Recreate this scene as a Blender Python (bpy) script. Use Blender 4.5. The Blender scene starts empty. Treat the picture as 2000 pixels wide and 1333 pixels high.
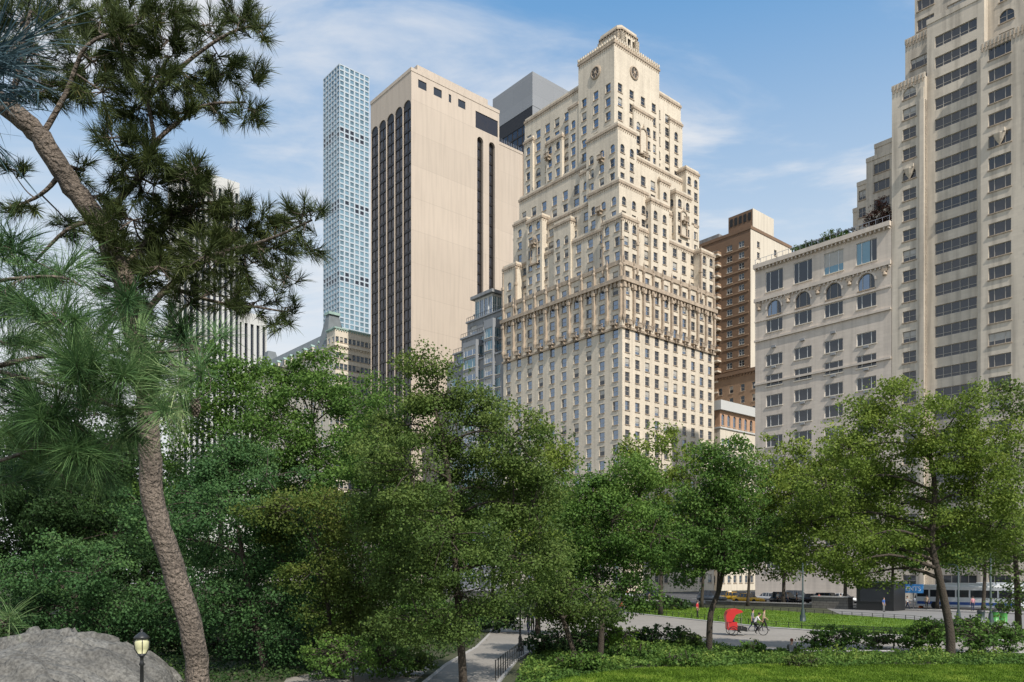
import bpy, bmesh, math, random
import numpy as np
from mathutils import Vector, Matrix, noise
random.seed(5); RNG=np.random.default_rng(7)
R=math.radians
SC=bpy.context.scene; COL=SC.collection
H=4.6; F=1560.0; HZ=1120.0
A=R(-49.14); UX,UY=math.cos(A),math.sin(A); VX,VY=-math.sin(A),math.cos(A)
OX,OY=25.4,184.0
def cp(x,y): return (OX+x*UX+y*VX, OY+x*UY+y*VY)
def cX(px,y):
    r=(px-1000)/F; return (r*(OY+y*VY)-(OX+y*VX))/(UX-r*UY)
def cY(px,x):
    r=(px-1000)/F; return (r*(OY+x*UY)-(OX+x*UX))/(VX-r*VY)
def cZ(py,x,y): return H+(HZ-py)/F*cp(x,y)[1]
def gp(px,py,z=0.0):
    Y=(H-z)*F/(py-HZ); return ((px-1000)/F*Y,Y,z)
def wp(px,py,Y): return Vector(((px-1000)/F*Y,Y,H+(HZ-py)/F*Y))

# ---------------------------------------------------------------- materials
def newmat(name):
    m=bpy.data.materials.new(name); m.use_nodes=True; nt=m.node_tree
    return m,nt,nt.nodes['Principled BSDF']
def pmat(name,col,rough=.8,var=.15,scale=.6,metal=0.0,bump=0.0,streak=0.0,brick=None,fine=0.0,spec=.5):
    m,nt,b=newmat(name); N=nt.nodes; L=nt.links
    b.inputs['Roughness'].default_value=rough; b.inputs['Metallic'].default_value=metal
    b.inputs['Specular IOR Level'].default_value=spec
    tc=N.new('ShaderNodeTexCoord'); cur=None
    def mixc(fac,a,bb,typ='MIX'):
        mx=N.new('ShaderNodeMix'); mx.data_type='RGBA'; mx.blend_type=typ
        for s,vv in ((0,fac),(6,a),(7,bb)):
            if isinstance(vv,(float,int)): mx.inputs[s].default_value=vv
            elif isinstance(vv,tuple): mx.inputs[s].default_value=vv+(1,) if len(vv)==3 else vv
            else: L.new(vv,mx.inputs[s])
        return mx.outputs[2]
    n=N.new('ShaderNodeTexNoise'); n.inputs['Scale'].default_value=scale; n.inputs['Detail'].default_value=5
    L.new(tc.outputs['Object'],n.inputs['Vector'])
    lo=tuple(c*(1-var*1.6) for c in col); hi=tuple(min(1,c*(1+var*1.6)) for c in col)
    cur=mixc(n.outputs['Fac'],lo,hi)
    if fine:
        n2=N.new('ShaderNodeTexNoise'); n2.inputs['Scale'].default_value=scale*14; n2.inputs['Detail'].default_value=3
        L.new(tc.outputs['Object'],n2.inputs['Vector'])
        mr=N.new('ShaderNodeMapRange'); L.new(n2.outputs['Fac'],mr.inputs[0]); mr.inputs[1].default_value=.3; mr.inputs[2].default_value=.7; mr.inputs[3].default_value=1-fine; mr.inputs[4].default_value=1+fine
        cur=mixc(1.0,cur,mr.outputs[0],'MULTIPLY')
    if streak:
        mp=N.new('ShaderNodeMapping'); mp.inputs['Scale'].default_value=(1.1,1.1,.06); L.new(tc.outputs['Object'],mp.inputs[0])
        n3=N.new('ShaderNodeTexNoise'); n3.inputs['Scale'].default_value=1.0; n3.inputs['Detail'].default_value=6; L.new(mp.outputs[0],n3.inputs['Vector'])
        mr=N.new('ShaderNodeMapRange'); L.new(n3.outputs['Fac'],mr.inputs[0]); mr.inputs[1].default_value=.33; mr.inputs[2].default_value=.55; mr.inputs[3].default_value=1-streak; mr.inputs[4].default_value=1.0
        cur=mixc(1.0,cur,mr.outputs[0],'MULTIPLY')
    if brick:
        bw,bh,mort,dark=brick
        sx=N.new('ShaderNodeSeparateXYZ'); L.new(tc.outputs['Object'],sx.inputs[0])
        ad=N.new('ShaderNodeMath'); ad.operation='ADD'; L.new(sx.outputs[0],ad.inputs[0]); L.new(sx.outputs[1],ad.inputs[1])
        cb=N.new('ShaderNodeCombineXYZ'); L.new(ad.outputs[0],cb.inputs[0]); L.new(sx.outputs[2],cb.inputs[1])
        br=N.new('ShaderNodeTexBrick'); br.inputs['Scale'].default_value=1; br.inputs['Brick Width'].default_value=bw; br.inputs['Row Height'].default_value=bh; br.inputs['Mortar Size'].default_value=mort
        br.inputs['Color1'].default_value=(1,1,1,1); br.inputs['Color2'].default_value=(.92,.92,.92,1); br.inputs['Mortar'].default_value=(dark,dark,dark,1)
        L.new(cb.outputs[0],br.inputs['Vector']); cur=mixc(1.0,cur,br.outputs['Color'],'MULTIPLY')
    L.new(cur,b.inputs['Base Color'])
    if bump:
        n4=N.new('ShaderNodeTexNoise'); n4.inputs['Scale'].default_value=scale*6; n4.inputs['Detail'].default_value=8
        L.new(tc.outputs['Object'],n4.inputs['Vector'])
        bp=N.new('ShaderNodeBump'); bp.inputs['Strength'].default_value=bump; bp.inputs['Distance'].default_value=.1
        L.new(n4.outputs['Fac'],bp.inputs['Height']); L.new(bp.outputs[0],b.inputs['Normal'])
    return m
def glassmat(name,col,metal=.5,rough=.06):
    m,nt,b=newmat(name); b.inputs['Base Color'].default_value=col+(1,); b.inputs['Metallic'].default_value=metal
    b.inputs['Roughness'].default_value=rough; b.inputs['Specular IOR Level'].default_value=.8
    N=nt.nodes; n=N.new('ShaderNodeTexNoise'); n.inputs['Scale'].default_value=.35; tc=N.new('ShaderNodeTexCoord')
    nt.links.new(tc.outputs['Object'],n.inputs['Vector'])
    bp=N.new('ShaderNodeBump'); bp.inputs['Strength'].default_value=.25; bp.inputs['Distance'].default_value=.1
    nt.links.new(n.outputs['Fac'],bp.inputs['Height']); nt.links.new(bp.outputs[0],b.inputs['Normal'])
    return m
def leafmat(name,stops,trans=.3,k=1.0):
    m,nt,b=newmat(name); N=nt.nodes; L=nt.links
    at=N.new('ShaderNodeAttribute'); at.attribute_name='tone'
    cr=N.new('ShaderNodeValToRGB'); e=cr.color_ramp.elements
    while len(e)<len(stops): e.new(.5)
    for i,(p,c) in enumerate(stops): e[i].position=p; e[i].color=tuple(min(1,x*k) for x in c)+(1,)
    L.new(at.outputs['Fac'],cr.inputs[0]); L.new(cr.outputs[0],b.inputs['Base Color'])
    b.inputs['Roughness'].default_value=.6; b.inputs['Specular IOR Level'].default_value=.15
    t=N.new('ShaderNodeBsdfTranslucent'); L.new(cr.outputs[0],t.inputs[0])
    mx=N.new('ShaderNodeMixShader'); mx.inputs[0].default_value=trans
    L.new(b.outputs[0],mx.inputs[1]); L.new(t.outputs[0],mx.inputs[2]); L.new(mx.outputs[0],nt.nodes['Material Output'].inputs[0])
    return m
M={}
M['stone']=pmat('cream_brick',(.68,.595,.475),.85,.10,.15,streak=.16,fine=.05,brick=(.9,.42,.03,.86))
M['orn']=pmat('carved_stone',(.43,.345,.26),.9,.25,.8,bump=.6,fine=.25,streak=.25)  # browner stone, its colour also darkened to suggest the depth of carving
M['beige']=pmat('beige_panel',(.545,.46,.375),.8,.06,.05,streak=.10,brick=(60,10.2,.10,.86))
M['bronze']=pmat('dark_bronze',(.035,.03,.028),.4,.2,1,metal=.5)
M['slender']=pmat('pale_concrete',(.42,.475,.52),.6,.05,.05)
M['travert']=pmat('grey_travertine',(.27,.28,.295),.6,.05,.05,brick=(12,7,.06,.8))
M['white']=pmat('white_marble',(.52,.52,.50),.6,.05,.1)
M['roofslate']=pmat('slate_mansard',(.15,.17,.18),.7,.2,.5)
M['copper']=pmat('green_copper',(.30,.42,.37),.7,.2,.5)
M['greystone']=pmat('grey_stone',(.25,.255,.26),.8,.2,.3,streak=.25,bump=.3)
M['brown']=pmat('brown_brick',(.22,.14,.09),.9,.15,.3,brick=(.5,.2,.03,.8))
M['rust']=pmat('rust_brick',(.32,.21,.135),.9,.2,.4,brick=(.5,.2,.03,.8))
M['cream2']=pmat('cream_render',(.65,.58,.475),.85,.08,.1,streak=.15)
M['pale']=pmat('pale_limestone',(.64,.555,.47),.85,.08,.12,streak=.15,brick=(1.4,.6,.025,.88))
M['pale2']=pmat('weathered_limestone',(.64,.56,.455),.85,.13,.12,streak=.32,brick=(1.2,.5,.02,.9))
M['darkroof']=pmat('dark_roofing',(.09,.09,.09),.9,.2,.5)
M['frame']=pmat('window_frame_paint',(.36,.33,.29),.6,.1,1)
M['framed']=pmat('dark_window_frame',(.06,.06,.06),.5,.1,1)
M['framew']=pmat('white_window_frame',(.6,.6,.58),.5,.05,1)
M['g0']=glassmat('window_glass_blue',(.20,.25,.32),.75)
M['g1']=glassmat('window_glass_dark',(.045,.05,.06),.3)
M['g2']=pmat('blind_behind_glass',(.42,.40,.36),.25,.1,2)
M['gteal']=glassmat('window_glass_teal',(.26,.41,.48),.7)
M['gteal2']=glassmat('window_glass_pale',(.16,.26,.31),.6)
M['gbron']=glassmat('window_glass_bronze',(.055,.05,.055),.5)
M['gnavy']=glassmat('window_glass_navy',(.045,.055,.075),.6)
M['arch']=pmat('orange_terracotta',(.44,.27,.17),.8,.15,1)
M['bark']=pmat('tree_bark',(.06,.048,.036),.95,.3,3,bump=.8)
M['pinebark']=pmat('pine_bark',(.155,.125,.10),.95,.5,3.5,bump=1.0,fine=.55)
M['asphalt']=pmat('asphalt',(.055,.055,.057),.95,.15,.4,fine=.1)
M['path']=pmat('path_asphalt',(.24,.22,.195),.95,.12,.3,fine=.12,bump=.1)
M['walk']=pmat('pavement_concrete',(.28,.27,.26),.9,.1,.3,brick=(1.5,1.5,.03,.7))
M['kerb']=pmat('kerb_granite',(.33,.32,.31),.8,.1,2)
M['soil']=pmat('dark_soil',(.05,.055,.025),1,.35,.6,fine=.4,bump=.5)  # soil with a dark green-brown colour of its own
M['lawn']=pmat('lawn_grass',(.105,.19,.02),1,.3,.35,fine=.3,bump=.5)
M['rock']=pmat('park_schist',(.125,.12,.108),.9,.5,.7,bump=1.0,fine=.45,streak=0)
M['black']=pmat('black_paint_and_shade',(.02,.021,.022),.4,.1,2)  # real black paint; also stands in for shade inside wall openings
M['pole']=pmat('dark_green_paint',(.03,.05,.05),.5,.1,2)
M['lampglass']=pmat('lamp_glass',(.62,.60,.36),.3,.1,3)
M['rubber']=pmat('tyre_rubber',(.02,.02,.02),.9,.1,3)
M['metal']=pmat('grey_metal',(.4,.4,.42),.35,.1,3,metal=.8)
M['wallst']=pmat('park_wall_stone',(.18,.165,.145),.9,.25,.8,brick=(.9,.35,.04,.6))
def paint(name,c,r=.3): 
    if name not in M: M[name]=pmat(name,c,r,.04,2)
    return M[name]
KL=1.85
PAL={
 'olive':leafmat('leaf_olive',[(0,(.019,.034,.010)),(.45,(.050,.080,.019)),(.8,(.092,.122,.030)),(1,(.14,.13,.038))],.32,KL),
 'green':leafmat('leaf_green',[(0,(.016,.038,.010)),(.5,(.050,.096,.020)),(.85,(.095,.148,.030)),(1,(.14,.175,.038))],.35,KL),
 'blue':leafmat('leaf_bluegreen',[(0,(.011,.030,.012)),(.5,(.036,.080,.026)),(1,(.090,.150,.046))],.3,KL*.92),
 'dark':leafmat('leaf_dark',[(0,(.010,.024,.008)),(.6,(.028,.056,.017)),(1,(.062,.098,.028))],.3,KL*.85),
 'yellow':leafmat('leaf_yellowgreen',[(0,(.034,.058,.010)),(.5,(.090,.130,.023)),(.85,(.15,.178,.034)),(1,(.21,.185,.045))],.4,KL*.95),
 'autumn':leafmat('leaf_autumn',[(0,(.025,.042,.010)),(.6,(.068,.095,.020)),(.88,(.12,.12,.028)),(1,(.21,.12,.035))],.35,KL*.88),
 'red':leafmat('leaf_red',[(0,(.05,.02,.015)),(1,(.16,.07,.05))]),
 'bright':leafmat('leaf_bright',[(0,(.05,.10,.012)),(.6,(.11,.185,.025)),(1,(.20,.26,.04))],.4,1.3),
 'needle':leafmat('needle_dark',[(0,(.022,.033,.012)),(.6,(.058,.078,.024)),(.9,(.105,.12,.036)),(1,(.14,.09,.04))],.15,1.25),
 'needlenear':leafmat('needle_green',[(0,(.028,.062,.022)),(.4,(.075,.145,.050)),(.75,(.15,.235,.090)),(1,(.32,.39,.19))],.3,1.25),
 'needleblue':leafmat('needle_bluish',[(0,(.03,.06,.07)),(1,(.10,.16,.19))],.2,1.1),
 'grass':leafmat('grass_blades',[(0,(.060,.11,.010)),(.6,(.12,.205,.022)),(1,(.21,.28,.04))],.3,1.15),
}
# ---------------------------------------------------------------- mesh builder
class MB:
    def __init__(s): s.v=[]; s.f=[]; s.m=[]; s.mats=[]
    def mi(s,mat):
        if mat not in s.mats: s.mats.append(mat)
        return s.mats.index(mat)
    def face(s,pts,mat):
        b=len(s.v); s.v.extend([tuple(p) for p in pts]); s.f.append(tuple(range(b,b+len(pts)))); s.m.append(s.mi(mat))
    def box(s,x0,x1,y0,y1,z0,z1,mat):
        b=len(s.v); k=s.mi(mat)
        s.v.extend([(x0,y0,z0),(x1,y0,z0),(x1,y1,z0),(x0,y1,z0),(x0,y0,z1),(x1,y0,z1),(x1,y1,z1),(x0,y1,z1)])
        for q in ((0,3,2,1),(4,5,6,7),(0,1,5,4),(1,2,6,5),(2,3,7,6),(3,0,4,7)): s.f.append(tuple(b+i for i in q)); s.m.append(k)
    def prism(s,poly,z0,z1,mat):
        n=len(poly)
        s.face([(p[0],p[1],z1) for p in poly],mat)
        for i in range(n):
            p,q=poly[i],poly[(i+1)%n]; s.face([(p[0],p[1],z0),(q[0],q[1],z0),(q[0],q[1],z1),(p[0],p[1],z1)],mat)
    def tube(s,pts,rad,mat,n=6,cap=True):
        pts=[Vector(p) for p in pts]
        if isinstance(rad,(int,float)): rad=[rad]*len(pts)
        k=s.mi(mat); rings=[]; up=Vector((.13,.21,.97)); prev=None
        for i,p in enumerate(pts):
            d=(pts[min(i+1,len(pts)-1)]-pts[max(i-1,0)])
            if d.length<1e-9: d=Vector((0,0,1))
            d.normalize()
            if prev is None:
                a=d.cross(up if abs(d.dot(up))<.95 else Vector((1,0,0))).normalized()
            else:
                a=prev-d*prev.dot(d)
                a=a.normalized() if a.length>1e-6 else d.orthogonal().normalized()
            prev=a; b=d.cross(a); base=len(s.v)
            for j in range(n):
                t=2*math.pi*j/n; s.v.append(tuple(p+(a*math.cos(t)+b*math.sin(t))*rad[i]))
            rings.append(base)
        for i in range(len(pts)-1):
            for j in range(n):
                j2=(j+1)%n; s.f.append((rings[i]+j,rings[i]+j2,rings[i+1]+j2,rings[i+1]+j)); s.m.append(k)
        if cap:
            s.f.append(tuple(rings[-1]+j for j in range(n))); s.m.append(k)
            s.f.append(tuple(rings[0]+n-1-j for j in range(n))); s.m.append(k)
    def lathe(s,prof,mat,n=12,c=(0,0,0),axis='z'):
        k=s.mi(mat); rings=[]
        for r,z in prof:
            base=len(s.v)
            for j in range(n):
                t=2*math.pi*j/n; a,b=r*math.cos(t),r*math.sin(t)
                if axis=='z': s.v.append((c[0]+a,c[1]+b,c[2]+z))
                elif axis=='y': s.v.append((c[0]+a,c[1]+z,c[2]+b))
                else: s.v.append((c[0]+z,c[1]+a,c[2]+b))
            rings.append(base)
        for i in range(len(prof)-1):
            for j in range(n):
                j2=(j+1)%n; s.f.append((rings[i]+j,rings[i]+j2,rings[i+1]+j2,rings[i+1]+j)); s.m.append(k)
        s.f.append(tuple(rings[0]+j for j in range(n))); s.m.append(k)
        s.f.append(tuple(rings[-1]+j for j in range(n))); s.m.append(k)
    def add(s,o,fn):
        b=len(s.v); s.v.extend([fn(p) for p in o.v]); mm=[s.mi(x) for x in o.mats]
        for f,m in zip(o.f,o.m): s.f.append(tuple(i+b for i in f)); s.m.append(mm[m])
    def mesh(s,name,smooth=False):
        me=bpy.data.meshes.new(name); me.from_pydata(s.v,[],s.f)
        for m in s.mats: me.materials.append(m)
        me.polygons.foreach_set('material_index',s.m)
        if smooth: me.polygons.foreach_set('use_smooth',[True]*len(s.f))
        me.update(); return me
    def build(s,name,parent=None,smooth=False,loc=None,rz=0):
        o=bpy.data.objects.new(name,s.mesh(name,smooth)); COL.objects.link(o)
        if parent: o.parent=parent
        if loc is not None: o.location=loc
        o.rotation_euler=(0,0,rz); return o
def thing(name,label,cat,loc=(0,0,0),rz=0,group=None):
    o=bpy.data.objects.new(name,None); COL.objects.link(o); o.location=loc; o.rotation_euler=(0,0,rz)
    o['label']=label; o['category']=cat
    if group: o['group']=group
    return o
def tag(o,label,cat,group=None,kind=None):
    o['label']=label; o['category']=cat
    if group: o['group']=group
    if kind: o['kind']=kind
    return o
def struct(o): o['kind']='structure'; return o
def npmesh(name,V,k,mat,tone=None,parent=None,faces=None):
    me=bpy.data.meshes.new(name); n=len(V); me.vertices.add(n); me.vertices.foreach_set('co',np.ascontiguousarray(V,dtype=np.float32).ravel())
    if faces is None: faces=np.arange(n,dtype=np.int32).reshape(-1,k)
    nf=len(faces); me.loops.add(nf*k); me.loops.foreach_set('vertex_index',faces.ravel().astype(np.int32))
    me.polygons.add(nf); me.polygons.foreach_set('loop_start',np.arange(0,nf*k,k,dtype=np.int32))
    me.polygons.foreach_set('loop_total',np.full(nf,k,dtype=np.int32))
    if tone is not None:
        at=me.attributes.new('tone','FLOAT','POINT'); at.data.foreach_set('value',np.ascontiguousarray(tone,dtype=np.float32))
    me.materials.append(mat); me.update(calc_edges=True)
    o=bpy.data.objects.new(name,me); COL.objects.link(o)
    if parent: o.parent=parent
    return o
def norm(a): return a/np.maximum(np.linalg.norm(a,axis=1,keepdims=True),1e-9)
def leaves(C,size,rng,droop=.3,out=None):
    n=len(C); t=rng.normal(size=(n,3)); t[:,2]-=droop; t=norm(t)
    nn=rng.normal(size=(n,3))*.7; nn[:,2]+=.9
    if out is not None: nn+=out*1.1
    nn=norm(nn); b=norm(np.cross(t,nn))
    L=(size*(.65+.7*rng.random(n)))[:,None]; W=L*.40
    V=np.empty((n,4,3)); V[:,0]=C-t*L*.5; V[:,1]=C+b*W-t*L*.05; V[:,2]=C+t*L*.5; V[:,3]=C-b*W-t*L*.05
    return V.reshape(-1,3)

# ---------------------------------------------------------------- windows and buildings
WC={}
def win_mb(w,h,style,var,pal):
    key=(round(w,2),round(h,2),style,var,pal)
    if key in WC: return WC[key]
    fr=MB(); pn=MB(); fm={'d':M['framed'],'w':M['framew'],'n':M['frame'],'s':M['slender']}[pal[0]]; hw=w/2; t=min(.09,w*.06)
    fr.box(-hw,-hw+t,.16,.27,0,h,fm); fr.box(hw-t,hw,.16,.27,0,h,fm); fr.box(-hw+t,hw-t,.16,.27,0,t,fm); fr.box(-hw+t,hw-t,.16,.27,h-t,h,fm)
    if style in('sash','tri','quad','pair'): 
        zr=h*.5 if style!='quad' else h*.30
        if style!='tri': fr.box(-hw+t,hw-t,.165,.265,zr-.04,zr+.04,fm)
    nm={'tri':2,'quad':4,'pair':1}.get(style,0)
    for i in range(nm):
        x=-hw+w*(i+1)/(nm+1)
        if style=='tri': x=(-1,1)[i]*w*.24
        fr.box(x-.05,x+.05,.15,.26,t,h-t,fm)
    if style in('sash','tri','pair','sill'): fr.box(-hw-.12,hw+.12,-.14,.12,-.16,-.004,M['orn'] if pal[0]=='n' else M['cream2'])
    gs={'0':M['g0'],'1':M['g1'],'t':M['gteal'],'p':M['gteal2'],'b':M['gbron'],'n':M['gnavy']}
    g=gs[pal[1]]; g2=gs[pal[2]]
    mat=g if var in(0,1) else g2
    if var==2 and style in('sash','tri','pair'):
        zc=h*random.choice((.45,.6,.35)); pn.face([(-hw+.01,.22,.01),(hw-.01,.22,.01),(hw-.01,.22,zc),(-hw+.01,.22,zc)],g2)
        pn.face([(-hw+.01,.22,zc),(hw-.01,.22,zc),(hw-.01,.22,h-.01),(-hw+.01,.22,h-.01)],M['g2'])
    elif var==3 and style in('tri','sash','quad'):
        x=hw*random.choice((-.3,.3)); pn.face([(-hw+.01,.22,.01),(x,.22,.01),(x,.22,h-.01),(-hw+.01,.22,h-.01)],g2)
        pn.face([(x,.22,.01),(hw-.01,.22,.01),(hw-.01,.22,h-.01),(x,.22,h-.01)],g)
    else: pn.face([(-hw+.01,.22,.01),(hw-.01,.22,.01),(hw-.01,.22,h-.01),(-hw+.01,.22,h-.01)],mat)
    WC[key]=(fr,pn,fr.mesh('window'),pn.mesh('pane')); return WC[key]
class Bldg:
    def __init__(s,name,label,x,y,tree=900,pxr=(0,2000),cat='building',z=0):
        s.x,s.y=x,y; l=cp(x,y); s.o=thing(name,label,cat,(l[0],l[1],z),A); s.w=[]; s.tree=tree; s.pxr=pxr; s.mb=MB()
    def P(s,pl,off,a,d,z): return (a,off+d,z) if pl=='N' else (off-d,a,z)
    def facade(s,pl,off,a0,a1,z0,z1,cols,rows,mat,style='sash',pal='n01',depth=.3,arch=(),mb=None,win=True,skip=None):
        mb=mb or s.mb; P=s.P
        def q(a,b,c,d,dd=0): 
            if b-a>1e-4 and d-c>1e-4: mb.face([P(pl,off,a,dd,c),P(pl,off,b,dd,c),P(pl,off,b,dd,d),P(pl,off,a,dd,d)],mat)
        cols=sorted(cols); rows=sorted(r for r in rows if r[0]>z0 and r[0]+r[1]<z1); xc=a0
        for c,w in cols:
            l,r=c-w/2,c+w/2; q(xc,l,z0,z1); xc=r; zc=z0
            for k,(zb,h) in enumerate(rows):
                if skip and skip(c,zb): continue
                q(l,r,zc,zb); zt=zb+h; zc=zt
                ar=(arch=='all' or k in arch)
                zs=zt-w/2 if ar else zt
                for (pa,pb) in (((l,zb),(l,zs)),((r,zb),(r,zs)),((l,zb),(r,zb))):
                    mb.face([P(pl,off,pa[0],0,pa[1]),P(pl,off,pb[0],0,pb[1]),P(pl,off,pb[0],depth,pb[1]),P(pl,off,pa[0],depth,pa[1])],mat)
                if not ar: mb.face([P(pl,off,l,0,zt),P(pl,off,r,0,zt),P(pl,off,r,depth,zt),P(pl,off,l,depth,zt)],mat)
                else:
                    n=8; pts=[(c-w/2*math.cos(math.pi*i/n),zs+w/2*math.sin(math.pi*i/n)) for i in range(n+1)]
                    for i in range(n):
                        p0,p1=pts[i],pts[i+1]
                        mb.face([P(pl,off,p0[0],0,p0[1]),P(pl,off,p1[0],0,p1[1]),P(pl,off,p1[0],0,zt),P(pl,off,p0[0],0,zt)],mat)
                        mb.face([P(pl,off,p0[0],0,p0[1]),P(pl,off,p1[0],0,p1[1]),P(pl,off,p1[0],depth,p1[1]),P(pl,off,p0[0],depth,p0[1])],mat)
                if win: s.w.append((pl,off,c,zb,w,h,style,pal,depth))
            q(l,r,zc,z1)
        q(xc,a1,z0,z1)
    def block(s,x0,x1,y0,y1,z0,z1,nN,nW,fl,w,h,mat,style='sash',pal='n01',z_first=None,depth=.3,roof=None,top=.8,wW=None,skip=None,rows=None,arch=(),palW=None):
        zf=z0+1.0 if z_first is None else z_first
        if rows is None:
            rows=[]; z=zf
            while z+h<z1-top: 
                if z>z0: rows.append((z,h))
                z+=fl
        cN=[(x0+(x1-x0)*(i+.5)/max(nN,1),w) for i in range(nN)]; cW=[(y0+(y1-y0)*(i+.5)/max(nW,1),wW or w) for i in range(nW)]
        s.facade('N',y0,x0,x1,z0,z1,cN,rows if nN else [],mat,style,pal,depth,skip=skip,arch=arch); s.facade('W',x1,y0,y1,z0,z1,cW,rows if nW else [],mat,style,palW or pal,depth,arch=arch)
        s.mb.face([(x0,y0,z0),(x0,y1,z0),(x0,y1,z1),(x0,y0,z1)],mat); s.mb.face([(x0,y1,z0),(x1,y1,z0),(x1,y1,z1),(x0,y1,z1)],mat)
        s.mb.face([(x0,y0,z1),(x1,y0,z1),(x1,y1,z1),(x0,y1,z1)],roof or M['darkroof'])
    def ring(s,mb,x0,x1,y0,y1,z0,z1,p,mat,bk=0,bh=.6):
        for (a,b,c,d) in ((x0-p,x1+p,y0-p,y0+.15),(x1-.15,x1+p,y0+.15,y1+p),(x0-p,x0+.15,y0+.15,y1+p),(x0+.15,x1-.15,y1-.15,y1+p)):
            mb.box(a,b,c,d,z0,z1,mat)
        if bk:
            n=max(1,int((x1-x0)/bk))
            for i in range(n):
                x=x0+(i+.5)*(x1-x0)/n; mb.box(x-bk*.18,x+bk*.18,y0-p*.7,y0+.05,z0-bh,z0-.003,mat)
            n=max(1,int((y1-y0)/bk))
            for i in range(n):
                y=y0+(i+.5)*(y1-y0)/n; mb.box(x1-.05,x1+p*.7,y-bk*.18,y+bk*.18,z0-bh,z0-.003,mat)
    def finish(s,n=100):
        s.mb.build('wall',s.o); sc=[]
        for wdw in s.w:
            pl,off,a,z,w,h,st,pal,dp=wdw
            lx,ly=(a,off) if pl=='N' else (off,a); X,Y=cp(s.x+lx,s.y+ly)
            px=1000+X/Y*F; py=HZ-(z-H)/Y*F
            vis=(py<s.tree and py>-10 and max(s.pxr[0],-20)<px<s.pxr[1])
            nrm=(-VX,-VY) if pl=='N' else (UX,UY); cs=abs(nrm[0]*X+nrm[1]*Y)/math.hypot(X,Y)
            sc.append((-(w*h*cs/Y/Y) if vis else 1.0,wdw))
        sc.sort(key=lambda t:t[0]); rest=MB(); k=0
        for score,(pl,off,a,z,w,h,st,pal,dp) in sc:
            var=random.choice((0,0,0,1,2,3)); fr,pn,fm,pm=win_mb(w,h,st,var,pal); inn=dp-.3
            if k<n and score<0:
                k+=1; f=bpy.data.objects.new('window',fm); COL.objects.link(f); f.parent=s.o
                if pl=='N': f.location=(a,off+inn,z)
                else: f.location=(off-inn,a,z); f.rotation_euler=(0,0,math.pi/2)
                p=bpy.data.objects.new('pane',pm); COL.objects.link(p); p.parent=f
            else:
                if pl=='N': fn=lambda p,a=a,off=off,z=z:(p[0]+a,p[1]+off+inn,p[2]+z)
                else: fn=lambda p,a=a,off=off,z=z:(off-inn-p[1],a+p[0],p[2]+z)
                rest.add(fr,fn); rest.add(pn,fn)
        if rest.f:
            o=rest.build('window',s.o); o['kind']='stuff'
        return s.o
def put(me,nm,par,x,y,z,rz=0,sc=1):
    o=bpy.data.objects.new(nm,me); COL.objects.link(o); o.parent=par; o.location=(x,y,z); o.rotation_euler=(0,0,rz); o.scale=(sc,)*3; return o

# ===== cream stepped skyscraper
b=Bldg('skyscraper','cream stepped skyscraper with corner tower and round medallions below its crown',0,0,890,(980,1396))
S=M['stone']; O_=M['orn']
W0,D0=42.4,35.8
kw=dict(pal='n01',palW='n10')
b.block(-W0,0,0,D0,0,76,10,10,3.35,1.7,2.15,S,z_first=2.2,wW=1.6,top=.4,**kw)
b.block(-W0+.3,-2.2,2.2,D0-.6,76,87.2,10,9,3.45,1.7,2.1,S,**kw)
b.block(-41.7,-4,3.2,34.5,87.2,95.5,9,8,3.4,1.75,2.1,S,**kw)
b.block(-40.7,-5,4.2,33.9,95.5,106,9,8,3.4,1.75,2.4,S,arch=(2,),**kw)
b.block(-39.3,-7,5,31,106,127,9,7,3.4,1.75,2.2,S,arch=(1,5),**kw)
b.block(-18.4,-6.4,4.4,21.4,106.3,132.4,3,4,3.4,1.6,2.1,S,top=7.5,**kw)
BAYS=((-6.2,.12,-.12,5.6,76,87,2,2),(-W0-.12,-37,-.12,6,76,86.6,1,1),(-6,.12,30,D0+.1,76,86.8,1,2),
    (-34.5,-28.5,1.3,6,76,97,2,1),(-24.5,-18.5,1.7,6,76,93,2,1),(-13,-3.0,2.3,13,87.2,97,3,3),(-14.5,-4.2,3.2,10,97,111,3,2),
    (-8,-1.4,12,19,76,95,2,2),(-9,-2.8,23.5,30,76,101,2,2),(-9,-6.0,11,18.5,106,119,1,2),(-30,-24,4.1,8,106,117,2,1),(-41.3,-36,2.6,8,87.2,99,1,1),(-8,-3.8,29,34.6,87.2,109,1,2),(-17,-13,3.4,8,95,104,1,1),(-8,-4.2,19,23,87.2,103,1,1),
    (-39,-35.5,4.4,8,106,121,1,1),(-22,-18.6,4.5,8,106,123,1,1),(-9,-6.6,26,31.2,106,122,1,1))
for (x0,x1,y0,y1,z0,z1,n1,n2) in BAYS:
    nr=int((z1-z0-1.0-.8-2.1)/3.4); b.block(x0,x1,y0,y1,z0,z1,n1,n2,3.4,1.5,2.1,S,arch=(nr,),**kw)
for (z0,z1,p,bk,bh) in ((72.0,72.9,.7,1.2,1.1),(61.2,61.7,.35,0,0),(76.0,77.0,.25,0,0),(13.0,13.8,.5,0,0)):
    cor=MB(); b.ring(cor,-W0,0,0,D0,z0,z1,p,O_,bk=bk,bh=bh); cor.build('cornice',b.o)
for (x0,x1,y0,y1,z1) in [(-W0+.3,-2.2,2.2,D0-.6,87.2),(-41.7,-4,3.2,34.5,95.5),(-40.7,-5,4.2,33.9,106),(-39.3,-7,5,31,127),(-18.4,-6.4,4.4,21.4,132.4)]+[(q[0],q[1],q[2],q[3],q[5]) for q in BAYS]:
    c=MB(); b.ring(c,x0,x1,y0,y1,z1-.4,z1+.2,.2,O_,bk=.7,bh=.6); b.ring(c,x0+.1,x1-.1,y0+.1,y1-.1,z1+.203,z1+.85,.02,S); c.build('cornice',b.o)
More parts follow.
